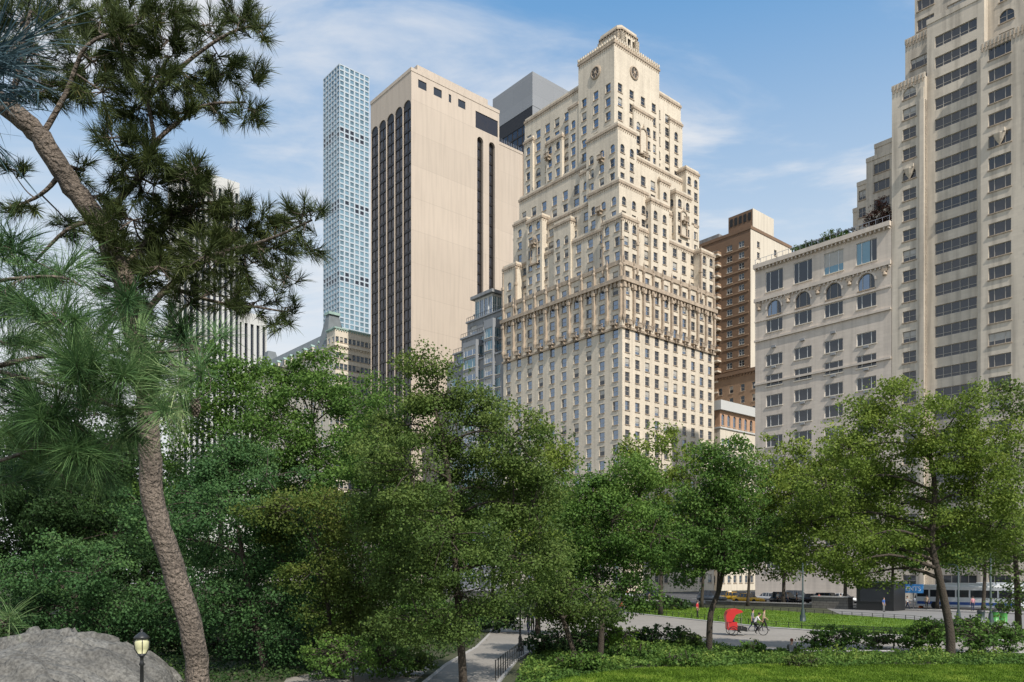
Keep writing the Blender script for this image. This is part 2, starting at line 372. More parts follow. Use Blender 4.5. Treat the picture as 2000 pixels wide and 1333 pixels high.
fin=MB(); fin.box(-.28,.28,-.6,.05,0,7.2,O_); fin.box(-.42,.42,-.8,.05,6.3,7.0,O_); fin.box(-.24,.24,-.5,.0,7.2,11.2,O_)
fin.lathe([(.36,11.2),(.42,11.6),(.2,12.0),(.27,12.5),(.04,13.8)],O_,8,(0,-.28,0)); fin.lathe([(.1,-1.6),(.4,-.6),(.45,-.003)],O_,8,(0,-.35,0)); fm=fin.mesh('finial')
bal=MB(); bal.box(-.95,.95,-.95,.0,0,.25,O_)
for i in range(5): x=-.8+i*.4; bal.box(x-.07,x+.07,-.9,-.78,.25,1.0,O_)
bal.box(-.95,.95,-.95,-.72,1.0,1.15,O_); bal.box(-.6,-.35,-.8,0,-.7,-.003,O_); bal.box(.35,.6,-.8,0,-.7,-.003,O_); bm_=bal.mesh('balcony')
for i in range(11):
    x=-W0+.3+(W0-.6)*i/10; put(fm,'finial',b.o,x,0,64.2)
    y=.3+(D0-.6)*i/10; put(fm,'finial',b.o,0,y,64.2,math.pi/2)
for i in range(10):
    put(bm_,'balcony',b.o,-W0*(i+.5)/10,0,62.1); put(bm_,'balcony',b.o,0,D0*(i+.5)/10,62.1,math.pi/2)
for (x,y,z) in ((-.1,.1,87),(-6,.1,87),(.0,5.4,87),(-W0,0,86.6),(-37.2,0,86.6),(0,30.2,86.8),(0,35.6,86.8)): put(fm,'finial',b.o,x,y+.2,z-11.2,0,.9)
for (x,y,z,r) in ((-29,4.1,113,0),(-6.0,14.7,107.6,math.pi/2),(-9,2.3,91.5,0),(-31.5,1.3,90.3,0),(-2.8,26.7,94,math.pi/2),(-9.3,3.2,104.5,0)): put(bm_,'balcony',b.o,x,y,z,r,1.0)
def surround(w,h):
    m=MB(); m.box(-w/2-.3,-w/2,-.2,0,-.5,h,O_); m.box(w/2,w/2+.3,-.2,0,-.5,h,O_)
    n=8
    for i in range(n):
        a0,a1=math.pi*i/n,math.pi*(i+1)/n; r0,r1=w/2,w/2+.3
        q=[(-r0*math.cos(a0),h+r0*math.sin(a0)),(-r1*math.cos(a0),h+r1*math.sin(a0)),(-r1*math.cos(a1),h+r1*math.sin(a1)),(-r0*math.cos(a1),h+r0*math.sin(a1))]
        m.face([(p[0],-.2,p[1]) for p in q],O_); m.face([(q[1][0],-.2,q[1][1]),(q[2][0],-.2,q[2][1]),(q[2][0],0,q[2][1]),(q[1][0],0,q[1][1])],O_)
    m.lathe([(.15,0),(.2,.4),(.03,1.0)],O_,6,(0,-.12,h+w/2+.25)); m.box(-w/2-.5,w/2+.5,-.5,0,-.9,-.55,O_); return m.mesh('window_surround')
su=surround(2.3,4.6)
for (x,y,z,r) in ((-6.0,14.7,109,math.pi/2),(-2.8,26.7,91,math.pi/2),(-31.5,1.3,86,0)): put(su,'window_surround',b.o,x,y,z,r)
med=MB(); med.lathe([(1.6,0),(1.6,-.25),(1.25,-.35),(1.15,-.12)],O_,24,axis='y'); med.lathe([(1.14,-.13),(1.14,-.16)],M['framed'],24,axis='y')
for k in range(8):
    a=k*math.pi/4; med.tube([(0,-.2,0),(1.15*math.cos(a),-.2,1.15*math.sin(a))],.08,O_,4)
med.lathe([(.35,-.16),(.3,-.34)],O_,12,axis='y'); mm=med.mesh('medallion')
put(mm,'medallion',b.o,-12.4,4.4,127.6); put(mm,'medallion',b.o,-6.4,11.6,127.6,math.pi/2)
cx,cy=-12.4,12.6
def octp(r,ch=.78): 
    k=r*ch; return [(cx-k,cy-r),(cx+k,cy-r),(cx+r,cy-k),(cx+r,cy+k),(cx+k,cy+r),(cx-k,cy+r),(cx-r,cy+k),(cx-r,cy-k)]
cr=MB(); cr.prism(octp(4.8,.85),132.5,133.7,S); cr.prism(octp(4.2,.82),133.7,134.7,S); cr.prism(octp(3.7),134.7,135.5,S)
for i in range(8):
    P0=octp(3.4); p,q=Vector(P0[i]+(0,)),Vector(P0[(i+1)%8]+(0,)); d=q-p; L=d.length; nseg=3 if L>3.0 else 1
    for j in range(nseg+1):
        c=p+d*(j/nseg); w_=.66 if j in(0,nseg) else .28; cr.box(c.x-w_,c.x+w_,c.y-w_,c.y+w_,135.5,138.0,S)
cr.prism(octp(3.0),135.5,138.1,M['black']); cr.prism(octp(3.6),137.6,138.7,S); cr.prism(octp(3.9),138.7,139.1,O_); cr.prism(octp(3.6),139.1,139.9,S)  # black core imitates the shade inside the belvedere openings
for i in range(8):
    P0=octp(3.7); p,q=Vector(P0[i]+(0,)),Vector(P0[(i+1)%8]+(0,)); n_=max(2,int((q-p).length/.9))
    for j in range(n_): c=p.lerp(q,(j+.5)/n_); cr.box(c.x-.13,c.x+.13,c.y-.13,c.y+.13,138.2,138.696,O_)
cr.build('crown_belvedere',b.o)
cr2=MB()
for i in range(16):
    x=-18.4+12*i/15; cr2.box(x-.2,x+.2,4.25,4.6,132.9,133.6,S)
for i in range(20):
    y=4.6+16.6*i/19; cr2.box(-6.6,-6.25,y-.2,y+.2,132.9,133.6,S)
cr2.build('parapet',b.o)
b.finish()

# ===== beige slab tower
b=Bldg('tower_block','tall beige slab tower with blank side wall and dark arched window strips on narrow front',-87,0,700,(720,1023))
Bm=M['beige']; WN=-cX(724,0)-87; DW=cY(975,-87); DW2=cY(1023,-87); ZT=162
n=5; cols=[(-WN*(i+.5)/n,WN/n-.28) for i in range(n)]
b.facade('N',0,-WN,0,0,ZT,cols,[(6,147.5)],Bm,arch='all',depth=.25,win=False)
rows=[(8+3.5*k,2.7) for k in range(41)]
for c,w in cols:
    b.facade('N',.25,c-w/2,c+w/2,6,153.6,[(c-w/4+.03,w/2-.25),(c+w/4-.03,w/2-.25)],rows,M['bronze'],'plain','dbb',depth=.3)
sy=[cY(938,-87),cY(961,-87)]
zt=cZ(268,-87,sy[0])
b.facade('W',0,0,sy[0]-3,0,ZT,[(cY(825,-87),3.2),(cY(855,-87),3.2),(cY(879,-87),1.0),(cY(902,-87),3.0)],[(cZ(188,-87,cY(855,-87))-.2,2.6)],Bm,'plain','d11')
b.facade('W',0,sy[0]-3,DW,0,zt+2,[(sy[0],2.6),(sy[1],2.6)],[(6,zt-6)],Bm,arch='all',depth=.9,win=False)
b.facade('W',0,sy[0]-3,DW,zt+2,ZT,[((sy[0]-2+DW-.6)/2,DW-.6-sy[0]+2)],[(ZT-8.6,5.6)],Bm,'plain','dbb',depth=.3)
for c in sy: b.facade('W',-.9,c-1.3,c+1.3,6,zt,[(c,1.7)],rows,M['bronze'],'plain','dbb',depth=.3)
b.facade('W',-.6,DW,DW2,0,152,[],[],Bm)
for (x0,x1,y0,y1,z0,z1) in ((-WN,-.6,DW,DW2,0,152),):
    b.mb.face([(x0,y0,z1),(x1,y0,z1),(x1,y1,z1),(x0,y1,z1)],M['darkroof'])
b.mb.face([(-WN,0,ZT),(0,0,ZT),(0,DW,ZT),(-WN,DW,ZT)],M['darkroof']); b.mb.face([(-WN,0,0),(-WN,DW2,0),(-WN,DW2,152),(-WN,0,152)],Bm)
b.mb.face([(-WN,DW2,0),(0,DW2,0),(0,DW2,152),(-WN,DW2,152)],Bm); b.mb.face([(-WN,DW,152),(0,DW,152),(0,DW,ZT),(-WN,DW,ZT)],Bm); b.mb.face([(-WN,0,152),(-WN,DW,152),(-WN,DW,ZT),(-WN,0,ZT)],Bm)
c=MB(); c.box(-WN+3,-2.5,4,DW-3,ZT,ZT+4.5,Bm); c.build('penthouse',b.o)
c=MB(); b.ring(c,-WN,0,0,DW,ZT-.2,ZT+.9,.12,Bm); c.build('parapet',b.o)
c=MB(); b.ring(c,-WN,-.6,DW,DW2,151.8,152.7,.1,M['beige'])
for i in range(14):
    y=DW+.5+(DW2-DW-1)*i/13; c.box(-.62,-.5,y-.06,y+.06,152.7,154,M['metal'])
c.build('railing',b.o)
b.finish()

# ===== very slender tower
def at_city(px,Y):
    X=(px-1000)/F*Y; dx,dy=X-OX,Y-OY; return dx*UX+dy*UY,dx*VX+dy*VY
bx,by=at_city(663,665)
b=Bldg('skyscraper','very tall slender pale tower with a square grid of windows',bx,by,640,(635,725))
Ws=28.5; ZT=cZ(124,bx,by); fl=4.3
rows=[]; z=ZT-4.0; mech=(12,13,26,27,40,41); k=0; b2=[]
while z>150:
    (b2 if k in mech else rows).append((z,3.1)); z-=fl; k+=1
for pl in 'NW':
    cols=[((-Ws if pl=='N' else 0)+Ws*(i+.5)/6,3.5) for i in range(6)]
    a0,a1=(-Ws,0) if pl=='N' else (0,Ws)
    allr=sorted(rows+b2); seq=[]; cur=None
    for r in allr:
        ty=r in b2
        if cur and cur[0]==ty: cur[1].append(r)
        else: cur=[ty,[r]]; seq.append(cur)
    zb=0
    for i,(ty,rr) in enumerate(seq):
        zt2=ZT if i==len(seq)-1 else rr[-1][0]+3.1+(fl-3.1)/2
        b.facade(pl,0,a0,a1,zb,zt2,cols,rr,M['slender'],'plain','stp' if not ty else 'dnp',depth=.5,win=True); zb=zt2
b.mb.box(-Ws+1.1,-1.1,1.1,Ws-1.1,100,ZT-5.2,M['black'])
b.mb.face([(-Ws,0,ZT),(0,0,ZT),(0,Ws,ZT),(-Ws,Ws,ZT)],M['slender']); b.mb.face([(-Ws,0,0),(-Ws,Ws,0),(-Ws,Ws,ZT),(-Ws,0,ZT)],M['slender']); b.mb.face([(-Ws,Ws,0),(0,Ws,0),(0,Ws,ZT),(-Ws,Ws,ZT)],M['slender'])
b.finish()
# ===== dark glass tower with pale crown
bx,by=at_city(1040,330); ZT=cZ(140,bx,by); Wd=-(cX(963,by)-bx); Dd=cY(1124,bx)-by
b=Bldg('office_tower','dark glass office tower with pale stone top and side, behind the cream skyscraper',bx,by,290,(960,1130))
b.facade('N',0,-Wd,0,0,ZT-14,[(-Wd*(i+.5)/8,Wd/8-.3) for i in range(8)],[(60+3.9*k,3.3) for k in range(34) if 60+3.9*k+3.3<ZT-16],M['bronze'],'plain','dnn',depth=.3)
b.mb.box(-Wd-.1,.1,-.1,Dd,ZT-14,ZT,M['travert']); b.mb.face([(0,0,0),(0,Dd,0),(0,Dd,ZT-14),(0,0,ZT-14)],M['travert']); b.mb.face([(-Wd,Dd,0),(0,Dd,0),(0,Dd,ZT-14),(-Wd,Dd,ZT-14)],M['travert']); b.mb.face([(-Wd,0,0),(-Wd,Dd,0),(-Wd,Dd,ZT-14),(-Wd,0,ZT-14)],M['travert'])
b.finish(60)
# ===== white ribbed office tower
bx,by=at_city(345,410); ZT=cZ(318,bx,by); Dg=cY(468,bx)-by
b=Bldg('office_tower','white ribbed office tower behind the pine with dark glass between its ribs',bx,by,680,(330,525))
def ribbed(x0,x1,y0,y1,z1):
    n=int((y1-y0)/2.9)
    b.facade('W',x1,y0,y1,0,z1,[(y0+(y1-y0)*(i+.5)/n,1.7) for i in range(n)],[(40,z1-46)],M['white'],win=False,depth=1.4)
    b.mb.face([(x1-1.4,y0,0),(x1-1.4,y1,0),(x1-1.4,y1,z1),(x1-1.4,y0,z1)],M['gnavy'])
    m=int((x1-x0)/2.9)
    b.facade('N',y0,x0,x1,0,z1,[(x0+(x1-x0)*(i+.5)/m,1.7) for i in range(m)],[(40,z1-46)],M['white'],win=False,depth=1.4)
    b.mb.face([(x0,y0+1.4,0),(x1,y0+1.4,0),(x1,y0+1.4,z1),(x0,y0+1.4,z1)],M['gnavy'])
    b.mb.face([(x0,y0,z1),(x1,y0,z1),(x1,y1,z1),(x0,y1,z1)],M['white']); b.mb.face([(x0,y1,0),(x1,y1,0),(x1,y1,z1),(x0,y1,z1)],M['white'])
ribbed(-14,0,0,Dg,ZT)
ribbed(-14,-6,Dg+1,Dg+18,cZ(600,bx,by+Dg))
b.finish()
# ===== mansard hotel
bx=cX(655,0); b=Bldg('hotel_building','cream hotel with steep slate mansard roof and green copper trim',bx,0,720,(480,735))
zw=cZ(640,bx,0); Dh=cY(735,bx); Wh=bx-cX(500,0)
b.block(-Wh,0,0,Dh,0,zw-6,10,10,3.9,1.5,2.2,M['cream2'],z_first=4,wW=1.5)
b.block(-6,.2,-.2,Dh+.1,zw-6,zw,2,10,3.2,1.3,1.9,M['cream2'],top=.8)
c=MB(); b.ring(c,-Wh,0,0,Dh,zw-6.5,zw-5.9,.6,M['cream2'],bk=1.2); c.build('cornice',b.o)
c=MB(); b.ring(c,-6,.2,-.2,Dh,zw-.3,zw+.2,.4,M['copper'],bk=1); c.build('cornice',b.o)
c=MB()
z0=zw-5.9; z1=zw+3.5
def mans(x0,x1,y0,y1,z0,z1,ins,mat):
    lo=[(x0,y0,z0),(x1,y0,z0),(x1,y1,z0),(x0,y1,z0)]; hi=[(x0+ins,y0+ins,z1),(x1-ins,y0+ins,z1),(x1-ins,y1-ins,z1),(x0+ins,y1-ins,z1)]
    for i in range(4): c.face([lo[i],lo[(i+1)%4],hi[(i+1)%4],hi[i]],mat)
    c.face(hi,mat)
mans(-Wh,-6.2,.3,Dh-2,z0,z1-2,3,M['roofslate']); mans(-14,-6.4,-.2,9,z0,z1+4,2.6,M['roofslate']); c.box(-12,-8.4,2,6.6,z1+4,z1+5,M['copper'])
mans(-Wh,-Wh+9,-.2,9,z0,z1+2,3,M['roofslate'])
c.build('roof',b.o)
dm=MB(); dm.box(-.9,.9,-.2,1.5,0,2.6,M['cream2']); dm.box(-.6,.6,-.24,-.2,.4,2.2,M['g1']); dm.face([(-1.1,-.35,2.6),(1.1,-.35,2.6),(0,-.35,3.6)],M['copper']); dm.face([(-1.1,-.35,2.6),(0,-.35,3.6),(0,1.8,3.6),(-1.1,1.8,2.6)],M['copper']); dm.face([(1.1,-.35,2.6),(0,-.35,3.6),(0,1.8,3.6),(1.1,1.8,2.6)],M['copper']); dme=dm.mesh('dormer')
for i in range(11): put(dme,'dormer',b.o,-Wh+2+i*(Wh-10)/10,.7,z0+.6)
b.finish()
# ===== grey stepped building with glass lantern
bx=cX(922,0); b=Bldg('apartment_building','grey stepped apartment building with glazed terraces and a lantern storey under a flat cap',bx,0,760,(868,985))
g=M['greystone']; Wg=bx-cX(872,0)
zt=cZ(562,bx,0); zz_=[0]+[cZ(q,bx,0) for q in (705,675,645,612)]
TIER=((-Wg,14,.2,30),(-Wg+1.6,13,1.6,28),(-Wg+3.4,12,3.0,25),(-Wg+4.6,10,4.2,20))
for i,(x0,x1,y0,y1) in enumerate(TIER):
    b.block(x0,x1,y0,y1,zz_[i],zz_[i+1],4 if i<2 else 3,7-i,3.5 if i==0 else 3.9,2.8,2.6,g,pal='wp0',style='tri',z_first=3 if i==0 else zz_[i]+.5,top=.3,wW=2.9)
    c=MB(); b.ring(c,x0,x1,y0,y1,zz_[i+1]-.35,zz_[i+1]+.1,.35,M['travert'],bk=0); c.build('cornice',b.o)
    c=MB()
    for k in range(20):
        x=x0+(x1-x0)*k/19; c.box(x-.04,x+.04,y0-.25,y0-.18,zz_[i+1]+.1,zz_[i+1]+1.1,M['framed'])
        y=y0+(y1-y0)*k/19; c.box(x1+.18,x1+.25,y-.04,y+.04,zz_[i+1]+.1,zz_[i+1]+1.1,M['framed'])
    c.box(x0,x1+.25,y0-.26,y0-.17,zz_[i+1]+1.1,zz_[i+1]+1.18,M['framed']); c.box(x1+.17,x1+.26,y0-.16,y1,zz_[i+1]+1.1,zz_[i+1]+1.18,M['framed']); c.build('railing',b.o)
for (x0,x1,y0,y1,z0,z1) in ((-3,3,-1.0,3,0,zz_[2]+1),(6,10,-.6,3,0,zz_[3]+1)): b.block(x0,x1,y0,y1,z0,z1,1,1,3.5,(x1-x0)-.8,2.7,M['travert'],pal='wp0',style='tri',z_first=3,top=.3,wW=2.2)
za=zz_[4]
b.block(-5,3,5,14,za,zt-1.2,4,5,6,1.6,zt-za-2.4,M['framew'],pal='w0p',style='pair',z_first=za+.6,top=.3)
c=MB(); c.box(-6,4,4,15,zt-1.2,zt-.3,g); c.box(-4.6,2.6,5.4,13.6,zt-.3,zt+.3,g); c.build('roof_cap',b.o)
for (x,y,w) in ((13,9,2.5),(8,8,2.0),(-7,7,1.8)):
    c=MB(); c.box(x-w/2,x+w/2,y,y+w,za-4,za+2.5,g); c.box(x-w/2-.2,x+w/2+.2,y-.2,y+w+.2,za+2.5,za+3,g); c.build('chimney',b.o)
b.finish()
# ===== brown brick block with balconies
by=60; bx=cX(1466,by); b=Bldg('apartment_block','brown brick apartment block with stacked balconies and cream side wall',bx,by,860,(1365,1550))
zt=cZ(447,bx,by)
rows=[(2+3.1*k,1.7) for k in range(40) if 2+3.1*k+1.7<zt-1]
b.facade('N',0,-34,0,0,zt,[(-3,1.8),(-7,1.8),(-12.2,3.0),(-17.5,3.0),(-22,1.8),(-27,2.6)],rows,M['brown'],'pair','w01')
b.facade('W',0,0,22,0,zt,[(4,1.4),(13,1.4)],rows,M['cream2'],'sash','n11'); b.mb.face([(-34,0,zt),(0,0,zt),(0,22,zt),(-34,22,zt)],M['darkroof']); b.mb.face([(-34,22,0),(0,22,0),(0,22,zt),(-34,22,zt)],M['brown']); b.mb.face([(-34,0,0),(-34,22,0),(-34,22,zt),(-34,0,zt)],M['brown'])
bl=MB(); bl.box(-2.4,2.4,-1.8,0,0,.42,M['cream2']); bl.box(-2.4,2.4,-1.8,-1.7,.42,1.15,M['rust']); bl.box(2.3,2.4,-1.7,0,.42,1.15,M['rust']); bl.box(-2.4,-2.3,-1.7,0,.42,1.15,M['rust']); blm=bl.mesh('balcony')
for (zb,h) in rows[12:]:
    for x in (-12.2,-17.5): put(blm,'balcony',b.o,x,0,zb-.6)
for k,(zb,h) in enumerate(rows[12:]):
    c=MB(); c.box(-9.0,-.6,-.14,0,zb-.8,zb-.4,M['rust']); c.build('string_course',b.o)
c=MB(); c.box(-8,.0,1,12,zt,zt+6,M['brown']); c.box(.004,.1,1,12,zt,zt+6.1,M['cream2'])
for i in range(5): c.box(-7.4+i*1.5,-6.5+i*1.5,.9,1.0,zt+3,zt+5.2,M['black'])  # black boxes on the wall imitate shaded openings
c.build('penthouse',b.o)
c=MB(); c.box(-34,.15,-.15,22.1,zt,zt+.9,M['brown']) ; c.box(-24,-12,2,12,zt+.9,zt+3,M['greystone']); c.build('parapet',b.o)
b.finish()
# ===== low cream corner building with terracotta arches
b=Bldg('corner_building','low cream building with row of orange arched windows at its top storey',0,38.5,880,(1395,1480))
zt=cZ(782,0,38.5)
b.block(-18,0,0,19,0,zt-7,4,7,3.6,1.4,2.0,M['cream2'],z_first=2)
b.block(-17.8,-.2,.2,18.8,zt-7,zt-2.5,4,7,4,1.3,3.0,M['arch'],z_first=zt-6.4,top=.2,arch='all')
c=MB(); c.box(-18.5,.6,-.5,19.5,zt-2.5,zt,M['white']); c.build('cornice',b.o)
c=MB(); c.box(-18.2,.3,-.2,19.2,zt-7.3,zt-6.9,M['white']); c.build('string_course',b.o)
b.finish()
b=Bldg('brick_building','small rust brick building with a bracketed cornice between corner building and brown block',-9,58.5,780,(1395,1480))
b.block(-14,12,0,1,0,cZ(718,0,58.5),7,1,3.4,1.3,2.0,M['rust'],z_first=2)
c=MB(); b.ring(c,-14,12,0,1,cZ(718,0,58.5)-.5,cZ(718,0,58.5)+.5,.5,M['brown'],bk=1.0); c.build('cornice',b.o)
b.finish(40)
# ===== pale stone building with arched windows
xw=cX(1741,0); xe=cX(1475,0); b=Bldg('apartment_building','pale stone apartment building with arched windows under its top floor and a planted roof terrace',xw,0,900,(1475,1741))
Wp=xw-xe; zt=64.8; pm=M['pale']
cs=[(cX(p,0)-xw,3.5) for p in (1512,1568,1628,1692)]
fl=3.95; z7=zt-6.0
rows=[(z7-9.9-fl*k,2.2) for k in range(12) if z7-9.9-fl*k>1]
zA=z7-8.0
b.facade('N',0,-Wp,0,0,zA,cs,[r for r in rows if r[0]+r[1]<zA],pm,'tri','w11')
b.facade('N',0,-Wp,0,zA,zA+3.4,cs,[(zA+.7,2.4)],pm,'tri','w11')
b.facade('N',0,-Wp,0,zA+3.4,z7-.6,[(c[0],3.0) for c in cs],[(zA+3.9,2.8)],pm,'tri','n10',arch='all')
b.facade('N',0,-Wp,0,z7-.6,zt,[(c[0],3.7) for c in cs],[(z7+.6,3.9)],pm,'tri','w1p')
b.mb.face([(-Wp,0,zt),(0,0,zt),(0,13,zt),(-Wp,13,zt)],M['darkroof']); b.mb.face([(-Wp,0,0),(-Wp,13,0),(-Wp,13,zt),(-Wp,0,zt)],pm); b.mb.face([(-Wp,13,0),(0,13,0),(0,13,zt),(-Wp,13,zt)],pm); b.mb.face([(0,0,0),(0,13,0),(0,13,zt),(0,0,zt)],pm)
for (p_,a_,b_) in ((.7,zt-.3,zt+.5),(.4,z7-.9,z7-.2),(.3,zA-.7,zA-.3),(.15,zA+3.2,zA+3.45),(.25,zA-9.2,zA-8.8),(.35,20,20.6)):
    c=MB(); c.box(-Wp-.1,-.02,-p_,.1,a_,b_,pm)
    if p_ in(.7,.4):
        for i in range(34):
            x=-Wp+.3+i*(Wp-.6)/33; c.box(x-.12,x+.12,-p_*.8,.05,a_-.4,a_-.004,pm)
    c.build('cornice',b.o)
for cc,_ in cs:
    c=MB(); zc=zA+3.9+2.8-1.5
    n=12
    for i in range(n):
        a0,a1=math.pi*i/n,math.pi*(i+1)/n; r0,r1=1.53,1.85
        q=[(cc-r0*math.cos(a0),zc+r0*math.sin(a0)),(cc-r1*math.cos(a0),zc+r1*math.sin(a0)),(cc-r1*math.cos(a1),zc+r1*math.sin(a1)),(cc-r0*math.cos(a1),zc+r0*math.sin(a1))]
        c.face([(p[0],-.16,p[1]) for p in q],pm); c.face([(q[1][0],-.16,q[1][1]),(q[2][0],-.16,q[2][1]),(q[2][0],0,q[2][1]),(q[1][0],0,q[1][1])],pm); c.face([(q[0][0],-.16,q[0][1]),(q[3][0],-.16,q[3][1]),(q[3][0],0,q[3][1]),(q[0][0],0,q[0][1])],pm)
    c.build('arch_surround',b.o)
for i,cc in enumerate([-Wp+.9]+[(cs[j][0]+cs[j+1][0])/2 for j in range(3)]+[-1.1]):
    c=MB(); zz=z7-1.9; c.box(cc-.45,cc+.45,-.32,.05,zz,zz+.9,O_); c.lathe([(.4,0),(.25,.6)],O_,8,(cc,-.15,zz-.6)); c.build('carved_panel',b.o)
rl=MB()
for i in range(23):
    x=-Wp+.2+i*(Wp-.4)/22; rl.box(x-.03,x+.03,-.3,-.24,zt+.5,zt+1.5,M['metal'])
rl.box(-Wp,-.1,-.31,-.25,zt+1.5,zt+1.56,M['metal']); rl.build('railing',b.o)
ac=MB(); ac.box(-.45,.45,-.35,.1,0,.42,M['greystone']); acm=ac.mesh('air_conditioner')
for k,(zb,h) in enumerate(rows):
    for j,(cc,_) in enumerate(cs):
        if random.random()<.5: put(acm,'air_conditioner',b.o,cc,0,zb-.62)
b.finish()
ROOF=(xe,xw,zt)
# ===== tall deco building at right edge
xw2=92.0; b=Bldg('deco_building','tall weathered limestone building with setbacks and wide window bays at the right edge',xw2,0,900,(1660,2010))
p2=M['pale2']; X=lambda px,y=0: cX(px,y)-xw2
fl=3.45
def rws(z0,z1,h=1.9): return [(2.4+fl*k,h) for k in range(60) if 2.4+fl*k>z0+.3 and 2.4+fl*k+h<z1-.7]
def wing(x0,x1,y0,y1,z0,z1,cols,style='tri',orn=True,h=1.9,arch=()):
    b.facade('N',y0,x0,x1,z0,z1,cols,rws(z0,z1,h),p2,style,'n11',arch=arch)
    b.mb.face([(x0,y0,z1),(x1,y0,z1),(x1,y1,z1),(x0,y1,z1)],M['darkroof'])
    for xx in (x0,x1): b.mb.face([(xx,y0,z0),(xx,y1,z0),(xx,y1,z1),(xx,y0,z1)],p2)
    b.mb.face([(x0,y1,z0),(x1,y1,z0),(x1,y1,z1),(x0,y1,z1)],p2)
    c=MB(); c.box(x0-.05,x1+.05,y0-.1,y0+.2,z1-.4,z1+.45,p2)
    if orn:
        n=max(3,int((x1-x0)/.55))
        for i in range(n):
            x=x0+(i+.5)*(x1-x0)/n; hh=.5+.5*(1-abs(2*(i+.5)/n-1)); c.box(x-.1,x+.1,y0-.16,y0-.1,z1-1.0,z1+hh*.5,O_)
    c.build('crenellated_cap',b.o)
xa,xb,xc,xd=X(1742),X(1806),X(1918),X(2000)
nA=len(rws(0,88))
wing(xa,xb,0,12,0,88,[((X(1776)),2.2)],'pair',arch=(nA-1,nA-5))
wing(xb,xc,.9,14,0,97,[(X(1862),6.4)],'quad',orn=False)
wing(xc,0,-.6,14,0,88,[(X(1955),3.2),(X(2035),3.2)],'tri')
wing(X(1768,4),xc+1,4,16,88,97.5,[(X(1796,4),3.0)],'tri')
wing(X(1768,4)+1.2,0,5,16,97.5,112,[(X(1796,5)+1,2.8),(X(1872,5),3.6),(X(1965,5),3.6)],'tri')
wing(xc-.5,0,2.5,14,88,101,[(X(1955),2.2)],'pair',orn=True,arch=(1,))
for px in (1776,1955):
    c=MB(); x=X(px); yy=0 if px<1900 else -.6; c.lathe([(.08,-1.5),(.5,-.8),(.85,0),(.85,.12)],p2,10,(x,yy,73)); c.box(x-.85,x+.85,yy-.6,yy,73.12,73.7,p2); c.build('corbel',b.o)
for xx in (xb-.35,xc-.1):
    c=MB(); c.box(xx-.35,xx+.35,-.35,.9,0,84,p2); c.box(xx-.25,xx+.25,-.2,.9,84,86,p2); c.build('pilaster',b.o)
xr=lambda px,y: X(px,y)
wing(xr(1666,17),xr(1690,17),17,24,0,cZ(408,xw2+xr(1680,17),17),[],'pair',orn=False)
wing(xr(1674,15.8),xr(1706,15.8),15.8,24,0,cZ(352,xw2+xr(1690,15),15),[(xr(1684,15.8),1.4)],'pair',orn=False)
wing(xr(1692,14.6),xa+3,14.6,24,0,cZ(318,xw2+xr(1690,15),15),[(xr(1722,14.6),3.0)],'tri',orn=False)
wing(xr(1708,16.5),xa+3,16.5,24,cZ(318,xw2+xr(1690,15),15),cZ(284,xw2+xr(1716,16.5),16.5),[(xr(1726,16.5),2.2)],'tri',orn=False)
b.finish()

# ---------------------------------------------------------------- ground
def poly(name,pts,z,mat,obj=True):
    m=MB(); m.face([(p[0],p[1],z) for p in pts],mat); return struct(m.build(name))
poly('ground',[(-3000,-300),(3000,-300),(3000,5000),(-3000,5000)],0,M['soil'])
def citypoly(name,x0,x1,y0,y1,z,mat):
    m=MB(); m.box(x0,x1,y0,y1,z-.2,z,mat); l=cp(0,0); return struct(m.build(name,loc=(l[0],l[1],0),rz=A))
YK=-34
citypoly('road',-300,260,YK,-5,.02,M['asphalt']); citypoly('avenue',4,30,-4.99,400,.024,M['asphalt'])
citypoly('pavement',-300,260,YK-4.5,YK-.01,.14,M['walk']); citypoly('pavement',-300,3.9,-4.99,-.0,.14,M['walk']); citypoly('pavement',30.1,260,-4.99,0,.14,M['walk'])
m=MB()
for i in range(60): m.box(-200+i*6,-197+i*6,-19.6,-19.45,.02,.028,paint('road_paint',(.6,.6,.58),.7))
m.box(-300,260,-9.1,-9.0,.02,.028,M['road_paint']); l=cp(0,0); struct(m.build('road_markings',loc=(l[0],l[1],0),rz=A))
up=[(960,1215),(1100,1200),(1215,1197),(1350,1211),(1500,1227),(1700,1240),(1900,1250),(2150,1262)]
lo=[(2150,1280),(1800,1274),(1560,1274),(1400,1262),(1250,1250),(1150,1247),(1060,1262),(1010,1290),(975,1333),(950,1420),(780,1420),(815,1345),(870,1300),(930,1265),(955,1240)]
poly('path',[gp(*p) for p in up+lo],.012,M['path'])
m=MB()
for seq in (up,lo[:10],lo[10:]):
    pts=[gp(*p) for p in seq]; m.tube([(p[0],p[1],.03) for p in pts],.09,M['kerb'],4)
struct(m.build('path_kerb'))
LW2=[(1215,1195),(1232,1182),(1500,1192),(1780,1211),(1900,1226),(2150,1236),(2150,1260),(1900,1249),(1700,1239),(1500,1226),(1350,1210)]
poly('lawn',[gp(*p) for p in LW2],.008,M['lawn'])
poly('pavement',[gp(*p) for p in [(1600,1183),(2150,1192),(2150,1235),(1900,1225),(1780,1210),(1640,1200)]],.016,M['walk'])
LW1=[(1040,1345),(1110,1322),(1250,1306),(1500,1299),(1800,1300),(2150,1298),(2200,1480),(950,1480)]
poly('lawn',[gp(*p) for p in LW1],.008,M['lawn'])
poly('dirt_path',[gp(*p) for p in [(560,1325),(700,1300),(850,1298),(800,1340),(760,1420),(500,1420)]],.006,M['path'])
